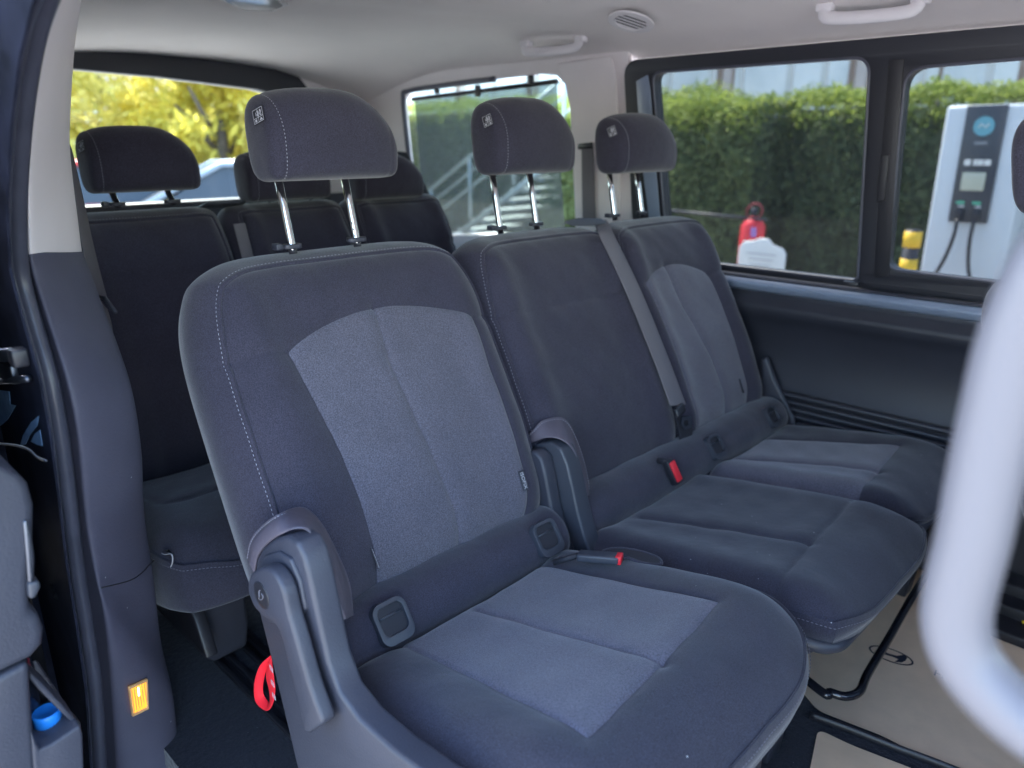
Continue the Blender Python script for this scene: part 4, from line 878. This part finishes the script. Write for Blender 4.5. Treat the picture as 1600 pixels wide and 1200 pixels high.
# ================================================================== OUTSIDE
GZ = -.50
ASPH = mat('pale_paving', (.30, .29, .28), .9, var=.12, vscale=1.2, bump=.3, bscale=60)
g_ = box('ground', (-220, -220, GZ - .2), (220, 220, GZ), ASPH); g_['kind'] = 'structure'
def leaves(name, P, N, size, m_, parent, el=1.5):
    n = len(P); a = rng.randn(n, 3); a = a + N * 1.0; a /= np.linalg.norm(a, axis=1)[:, None]; b = rng.randn(n, 3); b -= a * (a * b).sum(1)[:, None]; b /= np.linalg.norm(b, axis=1)[:, None]; c = np.cross(a, b)
    s_ = size * (.6 + .8 * rng.rand(n))[:, None]
    V = np.stack([P - b * s_ * el, P + c * s_ * .5, P + b * s_ * el, P - c * s_ * .5], 1).reshape(-1, 3)
    me = bpy.data.meshes.new(name); me.vertices.add(4 * n); me.vertices.foreach_set('co', V.ravel()); me.loops.add(4 * n); me.loops.foreach_set('vertex_index', np.arange(4 * n)); me.polygons.add(n)
    me.polygons.foreach_set('loop_start', np.arange(n) * 4); me.polygons.foreach_set('loop_total', np.full(n, 4)); me.update(calc_edges=True); me.materials.append(m_)
    o = link(bpy.data.objects.new(name, me), parent); o['kind'] = 'stuff'; return o
HL = leafmat('hedge_leaf', (.075, .105, .055), (.15, .185, .08), .3); HL2 = leafmat('hedge_leaf_pale', (.11, .145, .06), (.20, .245, .09), .3); HT = leafmat('hedge_sun_tinted_leaf', (.19, .26, .05), (.38, .45, .10), .45)
CORE = mat('hedge_inner_twigs', (.07, .085, .05), 1., var=.5, vscale=8)
def hedge(x0, x1, y0, y1, z1, lab, n, seed):
    o = empty('hedge', ((x0 + x1) / 2, y0, GZ), lab, 'hedge', 'clipped hedges beyond the van'); r = .22
    box('twig_core', (x0 + .1, y0 + .10, GZ), (x1 - .1, y1, z1 - .14), CORE, o, .08)
    u = rng.rand(n); X_ = x0 + (x1 - x0) * rng.rand(n); H = z1 - GZ; L_ = H + .9; s_ = u * L_
    bm_ = .05 * np.sin(X_ * 3.1 + seed) + .05 * np.sin(X_ * 7.7 + s_ * 5) + .03 * np.sin(X_ * 13 - s_ * 9)
    Y_ = np.where(s_ < H - r, y0, y0 + np.where(s_ < H + .1, r * (1 - np.cos(np.clip((s_ - H + r) / (r + .1), 0, 1) * math.pi / 2)), r + (s_ - H - .1)))
    Z_ = np.where(s_ < H - r, GZ + s_, z1 - r + r * np.sin(np.clip((s_ - H + r) / (r + .1), 0, 1) * math.pi / 2)) + .03 * np.sin(X_ * 5 + seed) + .02 * np.sin(X_ * 11)
    P = np.column_stack([X_, Y_ + bm_ + .06 * rng.randn(n), Z_ + .05 * rng.randn(n)]); N = np.column_stack([0 * X_, np.where(s_ < H - r, -1, -.3), np.where(s_ < H - r, .2, 1)])
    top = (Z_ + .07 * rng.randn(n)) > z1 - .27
    leaves('foliage', P[~top], N[~top], .026, HL2 if seed == 2 else HL, o); leaves('sun_tinted_foliage', P[top], N[top], .028, HT, o)  # top leaves coloured yellower and paler to imitate sunlight on them
    # the hedge's end faces
    m2 = n // 14; E = np.column_stack([np.full(m2, x1) + .05 * rng.randn(m2), y0 + (y1 - y0) * rng.rand(m2), GZ + H * rng.rand(m2)]); leaves('end_foliage', E, np.tile([1., 0, 0], (m2, 1)), .026, HL, o)
    return o
hedge(-17, -5.9, 9.9, 11.2, 1.86, 'tall clipped hedge standing behind the metal stair', 26000, 1)
hedge(-7.35, -4.25, 8.3, 9.6, 1.60, 'clipped hedge block between the metal stair and the red extinguisher', 26000, 2)
hedge(-4.35, 3.2, 9.0, 10.2, 1.67, 'long dark clipped hedge behind the charging station', 44000, 3)
# building with glazed front beyond the hedge
BW = mat('pale_render_wall', (.75, .68, .64), .85, var=.08, vscale=2); BGL = mat('sky_pale_window_glass', (.82, .90, .92), .4, var=.15, vscale=1.1); BFR = mat('white_frame', (.75, .75, .73), .5); BRN = mat('brown_window_frame', (.34, .25, .20), .6)  # window glass colour lightened to stand in for reflected sky
bd = empty('building', (-2, 14.5, GZ), 'pale low building with long glazed front seen above the hedge', 'building')
box('wall', (-22, 14.5, GZ), (9, 15.2, 5.2), BW, bd)
for k in range(11):
    x = -21 + k * 2.6; wf = box('window', (x, 14.42, 1.55), (x + 2.35, 14.497, 3.9), BRN, bd); 
    for j in range(2): box('pane', (x + .08 + j * 1.13, 14.40, 1.65), (x + 1.14 + j * 1.13, 14.418, 3.82), BGL, wf)
box('ledge', (-22, 14.1, 1.25), (9, 14.5, 1.42), BRN, bd)
rb = empty('balustrade', (-4, 12.6, GZ), 'white posts and rail standing between hedge and building', 'railing')
for k in range(12): box('post', (-11.2 + k * .72 + .15 * (k % 2), 12.6, GZ), (-11.11 + k * .72 + .15 * (k % 2), 12.68, 2.9), BFR, rb)
box('rail', (-11.2, 12.58, 2.75), (-3.0, 12.7, 2.85), BFR, rb)
# outdoor stair
CONC = mat('pale_concrete', (.42, .44, .46), .85, var=.1, vscale=5); RAILM = mat('galvanised_rail', (.45, .50, .55), .4, metal=.6)
sta = empty('outdoor_stair', (-9.4, 8.3, GZ), 'grey metal stair with three-bar railing rising towards the hedge', 'stair')
for k in range(9):
    x = -9.6 + .30 * k; z = GZ + .17 * (k + 1); box('step', (x, 8.3, z - .05), (x + .36, 9.5, z), CONC, sta, .008)
tube('stringer', [(-9.7, 8.28, GZ), (-6.9, 8.28, GZ + 1.6)], .05, RAILM, sta, n=8)
for h in (.95, .72, .49): tube('rail', [(-10.4, 8.26, GZ + h - .28), (-6.9, 8.26, GZ + 1.62 + h)], .028 if h > .9 else .018, RAILM, sta, n=8)
for k in range(4): x = -9.9 + .95 * k; tube('post', [(x, 8.26, GZ + .56 * (x + 9.9)), (x, 8.26, GZ + .93 + .56 * (x + 9.9))], .024, RAILM, sta, n=8)
# charging station
CHW = mat('pale_grey_cabinet', (.62, .66, .70), .35); CHB = mat('dark_front_panel', (.045, .052, .065), .35)
ch = empty('charging_station', (-1.67, 7.0, GZ), 'tall pale charging station with dark front panel and two hanging cables', 'charging station')
box('cabinet', (-1.97, 7.0, GZ), (-1.36, 7.55, 1.44), CHW, ch, .03, 3)
box('base', (-2.0, 6.97, GZ), (-1.33, 7.6, GZ + .1), CHB, ch)
fp = box('front_panel', (-1.815, 6.975, .545), (-1.535, 7.01, 1.435), CHB, ch, .006)
cc = [(-1.675 + .072 * math.cos(a), 6.972, 1.28 + .072 * math.sin(a)) for a in np.linspace(0, 2 * math.pi, 32, endpoint=False)]
prism('round_logo', cc, (0, .006, 0), mat('teal_print', (.14, .38, .46), .6), ch); tube('logo_mark', [(-1.71, 6.969, 1.27), (-1.69, 6.969, 1.30), (-1.66, 6.969, 1.27), (-1.64, 6.969, 1.30)], .005, BFR, ch)
obox('lettering_strip', (-1.675, 6.972, 1.155), (.045, 0, 0), (0, .002, 0), (0, 0, .010), mat('faint_print', (.25, .27, .3), .6), ch)
for x, w__ in ((-1.745, .022), (-1.69, .013), (-1.655, .018), (-1.605, .024)): obox('pictogram', (x, 6.972, 1.01), (w__, 0, 0), (0, .002, 0), (0, 0, .022), BFR, ch)
scr = box('screen', (-1.765, 6.965, .795), (-1.60, 6.98, .935), mat('screen_glow', (.35, .38, .33), .3, emit=(.62, .68, .55), estr=.06), ch, .004)
for x in (-1.745, -1.63): obox('status_light', (x, 6.972, .70), (.030, 0, 0), (0, .002, 0), (0, 0, .010), mat('green_light', (.1, .45, .3), .4, emit=(.1, .5, .35), estr=.03), ch)
for x in (-1.735, -1.615): obox('plug_holder', (x, 6.96, .60), (.028, 0, 0), (0, .025, 0), (0, 0, .045), PLB, ch, .01); obox('pictogram', (x, 6.972, .672), (.02, 0, 0), (0, .002, 0), (0, 0, .006), BFR, ch)
tube('cable', [(-1.735, 6.93, .57), (-1.735, 6.90, .42), (-1.78, 6.89, .22), (-1.86, 6.88, .03), (-1.98, 6.88, -.2), (-2.0, 6.9, -.42), (-1.85, 6.9, -.47)], .016, PLB, ch, n=10, res=40)
tube('cable', [(-1.615, 6.93, .57), (-1.612, 6.90, .40), (-1.585, 6.89, .2), (-1.52, 6.88, .02), (-1.42, 6.88, -.2), (-1.40, 6.9, -.42), (-1.5, 6.9, -.47)], .016, PLB, ch, n=10, res=40)
bo_ = empty('bollard', (-1.86, 6.1, GZ), 'black bollard with two yellow bands left of the charging station', 'bollard')
tube('post', [(-1.80, 6.1, GZ), (-1.80, 6.1, .545)], .055, PLB, bo_, n=20)
YEL = mat('yellow_band', (.85, .52, .02), .5)
for z in (.42, .22): tube('band', [(-1.80, 6.1, z), (-1.80, 6.1, z + .115)], .060, YEL, bo_, n=20)
fe = empty('fire_extinguisher', (-3.09, 6.25, -.05), 'red fire extinguisher standing behind the white notice board', 'extinguisher')
tube('cylinder', [(-3.17, 6.3, z) for z in (.0, .02, .46, .52, .545)], [.09, .105, .105, .07, .03], RED, fe, n=24)
tube('carry_handle', [(-3.23, 6.3, .53), (-3.24, 6.3, .60), (-3.17, 6.3, .655), (-3.10, 6.3, .62), (-3.11, 6.3, .54)], .009, mat('dark_red_handle', (.25, .02, .03), .5), fe, n=8, res=24); tube('valve', [(-3.17, 6.3, .53), (-3.17, 6.3, .62)], .03, PLB, fe, n=10)
obox('label', (-3.12, 6.2, .42), (.04, -.01, 0), (0, .003, 0), (0, 0, .04), mat('purple_label', (.35, .18, .5), .6), fe)
tube('wheel_stand', [(-3.17, 6.32, GZ), (-3.17, 6.32, .02)], .05, PLB, fe, n=10)
nb = empty('notice_board', (-2.93, 6.0, GZ), 'white notice board with cut corners standing in front of the extinguisher', 'sign')
prism('board', [(x, 6.0, z) for x, z in [(-3.13, -.1), (-3.13, .31), (-3.09, .365), (-3.0, .375), (-2.95, .40), (-2.87, .40), (-2.83, .355), (-2.74, .33), (-2.71, .29), (-2.71, -.1)]], (0, .02, 0), BFR, nb, .01)
for k in range(6): obox('faint_lettering', (-2.92, 5.996, .27 - .045 * k), (.13 - .02 * (k % 3), 0, 0), (0, .001, 0), (0, 0, .006), mat('grey_print', (.5, .5, .52), .7) if k == 0 else bpy.data.materials['grey_print'], nb)
tube('leg', [(-2.92, 6.02, GZ), (-2.92, 6.02, 0)], .03, STEEL, nb)
pb = empty('barrier_rail', (-3.5, 6.25, GZ), 'thin black horizontal barrier rail meeting the fire extinguisher', 'railing')
tube('rail', [(-4.2, 6.25, .555), (-3.02, 6.25, .525)], .013, PLB, pb, n=8); tube('post', [(-4.15, 6.25, GZ), (-4.15, 6.25, .56)], .02, PLB, pb, n=8)
# yellow trees behind the rear window
BARK = mat('tree_bark', (.12, .09, .07), .9, var=.3, vscale=10)
def tree(x, y, h, r, lab, c1, c2, n=11000, sz=.065):
    o = empty('tree', (x, y, GZ), lab, 'tree'); tube('trunk', [(x, y, GZ), (x + .1, y, GZ + h * .4), (x, y + .1, GZ + h * .75)], [.16, .12, .05], BARK, o, n=10)
    for k in range(6): a = k * 1.05; tube('limb', [(x, y, GZ + h * (.28 + .06 * k)), (x + r * .6 * math.cos(a), y + r * .6 * math.sin(a), GZ + h * (.5 + .07 * k))], [.06, .02], BARK, o, n=6)
    P = []
    for k in range(34):
        a = rng.rand() * 6.28; b = rng.rand() ** .5; zz = rng.rand(); rr = r * b * (.55 + .6 * math.sin(min(1, zz * 1.1) * math.pi)); c = np.array([x + rr * math.cos(a), y + rr * math.sin(a), GZ + h * (.16 + .84 * zz)])
        P.append(c + rng.randn(n // 34, 3) * np.array([.34, .34, .26]) * r * .42)
    P = np.vstack(P); leaves('crown', P, np.tile([.3, 0, .6], (len(P), 1)), sz, leafmat('tree_leaf', c1, c2, .5), o)
tree(-13.5, 3.4, 5.2, 1.6, 'bright yellow tree at the left of the rear window', (.58, .52, .12), (.92, .82, .28))
tree(-14.5, 6.3, 5.6, 1.9, 'bright yellow tree in the middle of the rear window', (.60, .53, .10), (.92, .82, .26), 13000)
tree(-12.2, 5.8, 2.9, 1.0, 'small golden bushy tree low behind the parked cars', (.55, .46, .06), (.82, .70, .14), 9000)
tree(-16.5, 9.2, 4.6, 1.7, 'olive green tree towards the right of the rear window', (.20, .20, .05), (.42, .38, .08))
tree(-17.5, 4.6, 6.2, 2.0, 'muted green tree far behind the yellow trees', (.16, .18, .07), (.38, .36, .12), 9000, .08)
tree(-13.4, 8.2, 2.2, .8, 'small yellow shrub-like tree right of the parked car', (.55, .47, .06), (.85, .72, .14), 7000)
tree(-19.5, 8.4, 6.5, 2.2, 'pale olive tree farthest behind', (.30, .28, .12), (.50, .46, .2), 9000, .09)
fb_ = empty('building', (-40, 12, GZ), 'pinkish pale building far behind the yellow trees', 'building')
box('wall', (-42, -10, GZ), (-38, 34, 4.2), mat('pink_render', (.60, .48, .44), .9, var=.1, vscale=.6), fb_)
for k in range(12): box('window', (-37.99, -8 + k * 3.2, 1.2), (-37.9, -6.4 + k * 3.2, 2.6), BGL, fb_)
# parked cars
def car(x, y, rz, paint, lab):
    o = empty('parked_car', (0, 0, 0), lab, 'car', 'cars parked behind the van'); L_ = 4.2; W_ = 1.74
    xs_ = [-2.1, -2.06, -1.95, -1.2, -.65, -.1, .75, 1.35, 1.95, 2.08, 2.1]; lower = [.45, .30, .22, .20, .20, .20, .20, .20, .24, .34, .5]; belt = [.60, .72, .78, .93, .98, .98, .98, .97, .93, .80, .62]
    sec = []
    for x_, lo, be in zip(xs_, lower, belt):
        k = 1 - .10 * (abs(x_) / 2.1) ** 6; hw_ = W_ / 2 * k
        sec.append([(x_, -hw_ * .80, lo), (x_, -hw_, lo + .12), (x_, -hw_ * 1.01, (lo + be) / 2), (x_, -hw_ * .95, be - .03), (x_, -hw_ * .8, be + .01), (x_, 0, be + .03), (x_, hw_ * .8, be + .01), (x_, hw_ * .95, be - .03), (x_, hw_ * 1.01, (lo + be) / 2), (x_, hw_, lo + .12), (x_, hw_ * .80, lo), (x_, 0, lo)])
    P = np.array(sec, float); nr, n = P.shape[:2]; f = [(i * n + j, i * n + (j + 1) % n, (i + 1) * n + (j + 1) % n, (i + 1) * n + j) for i in range(nr - 1) for j in range(n)] + [tuple(range(n)), tuple((nr - 1) * n + j for j in range(n))]
    b = recalc(mesh('body', P.reshape(-1, 3), f, paint, o)); sb_ = b.modifiers.new('s', 'SUBSURF'); sb_.levels = 2; sb_.render_levels = 2
    def gh(xx, zz, yy): return [(xx[k], yy[k], zz[k]) for k in range(len(xx))]
    cx = [-1.30, -.35, .95, 1.75]; cz = [.95, 1.42, 1.44, .97]; cy = [.74, .56, .56, .70]
    for k, (nm, m_) in enumerate((('windscreen', CHB), ('roof', paint), ('rear_window', CHB))):
        prism(nm, [(cx[k], -cy[k], cz[k]), (cx[k + 1], -cy[k + 1], cz[k + 1]), (cx[k + 1], cy[k + 1], cz[k + 1]), (cx[k], cy[k], cz[k])], (0, 0, -.04), m_, o, .01)
    for sgn in (-1, 1):
        prism('side_window', [(cx[0] + .18, sgn * .745, .96), (cx[1], sgn * .565, 1.39), (cx[2], sgn * .565, 1.41), (cx[3] - .15, sgn * .72, .97)], (0, -sgn * .03, 0), CHB, o); tube('roof_pillar', [(cx[0], sgn * .745, .95), (cx[1], sgn * .575, 1.42), (cx[2], sgn * .575, 1.44), (cx[3], sgn * .715, .97)], .035, paint, o, n=8)
        for xx in (-1.3, 1.3):
            wt = tube('wheel', [(xx, sgn * .66, .32), (xx, sgn * .88, .32)], .32, PLB, o, n=24); tube('rim', [(xx, sgn * .80, .32), (xx, sgn * .89, .32)], .20, STEEL, wt, n=16)
        obox('headlight', (-1.98, sgn * .60, .68), (.06, 0, 0), (0, .16, 0), (0, 0, .06), BFR, o, .02); obox('tail_light', (2.0, sgn * .66, .80), (.06, 0, 0), (0, .12, 0), (0, 0, .08), RED, o, .02)
    o.location = (x, y, GZ); o.rotation_euler = (0, 0, rz)
    return o
WP_ = mat('silver_blue_paint', (.20, .25, .33), .3, coat=.5); RP_ = mat('red_car_paint', (.55, .03, .03), .3, coat=.5); W2_ = mat('white_car_paint', (.40, .42, .45), .3, coat=.5)
car(-9.2, 4.7, R_(70), WP_, 'silver-blue parked car right behind the rear window'); car(-10.8, 2.6, R_(80), RP_, 'red parked car low at the left of the rear window'); car(-12.0, 3.6, R_(75), W2_, 'white parked car farther back beside the silver one')
# ------------------------------------------------------------------ place the empties at their bases
for o in list(sc.objects):
    if o.get('base'):
        if o.name.split('.')[0] not in ('parked_car',):
            for c in o.children: c.matrix_parent_inverse = Matrix.Translation(-Vector(o.location))
        del o['base']
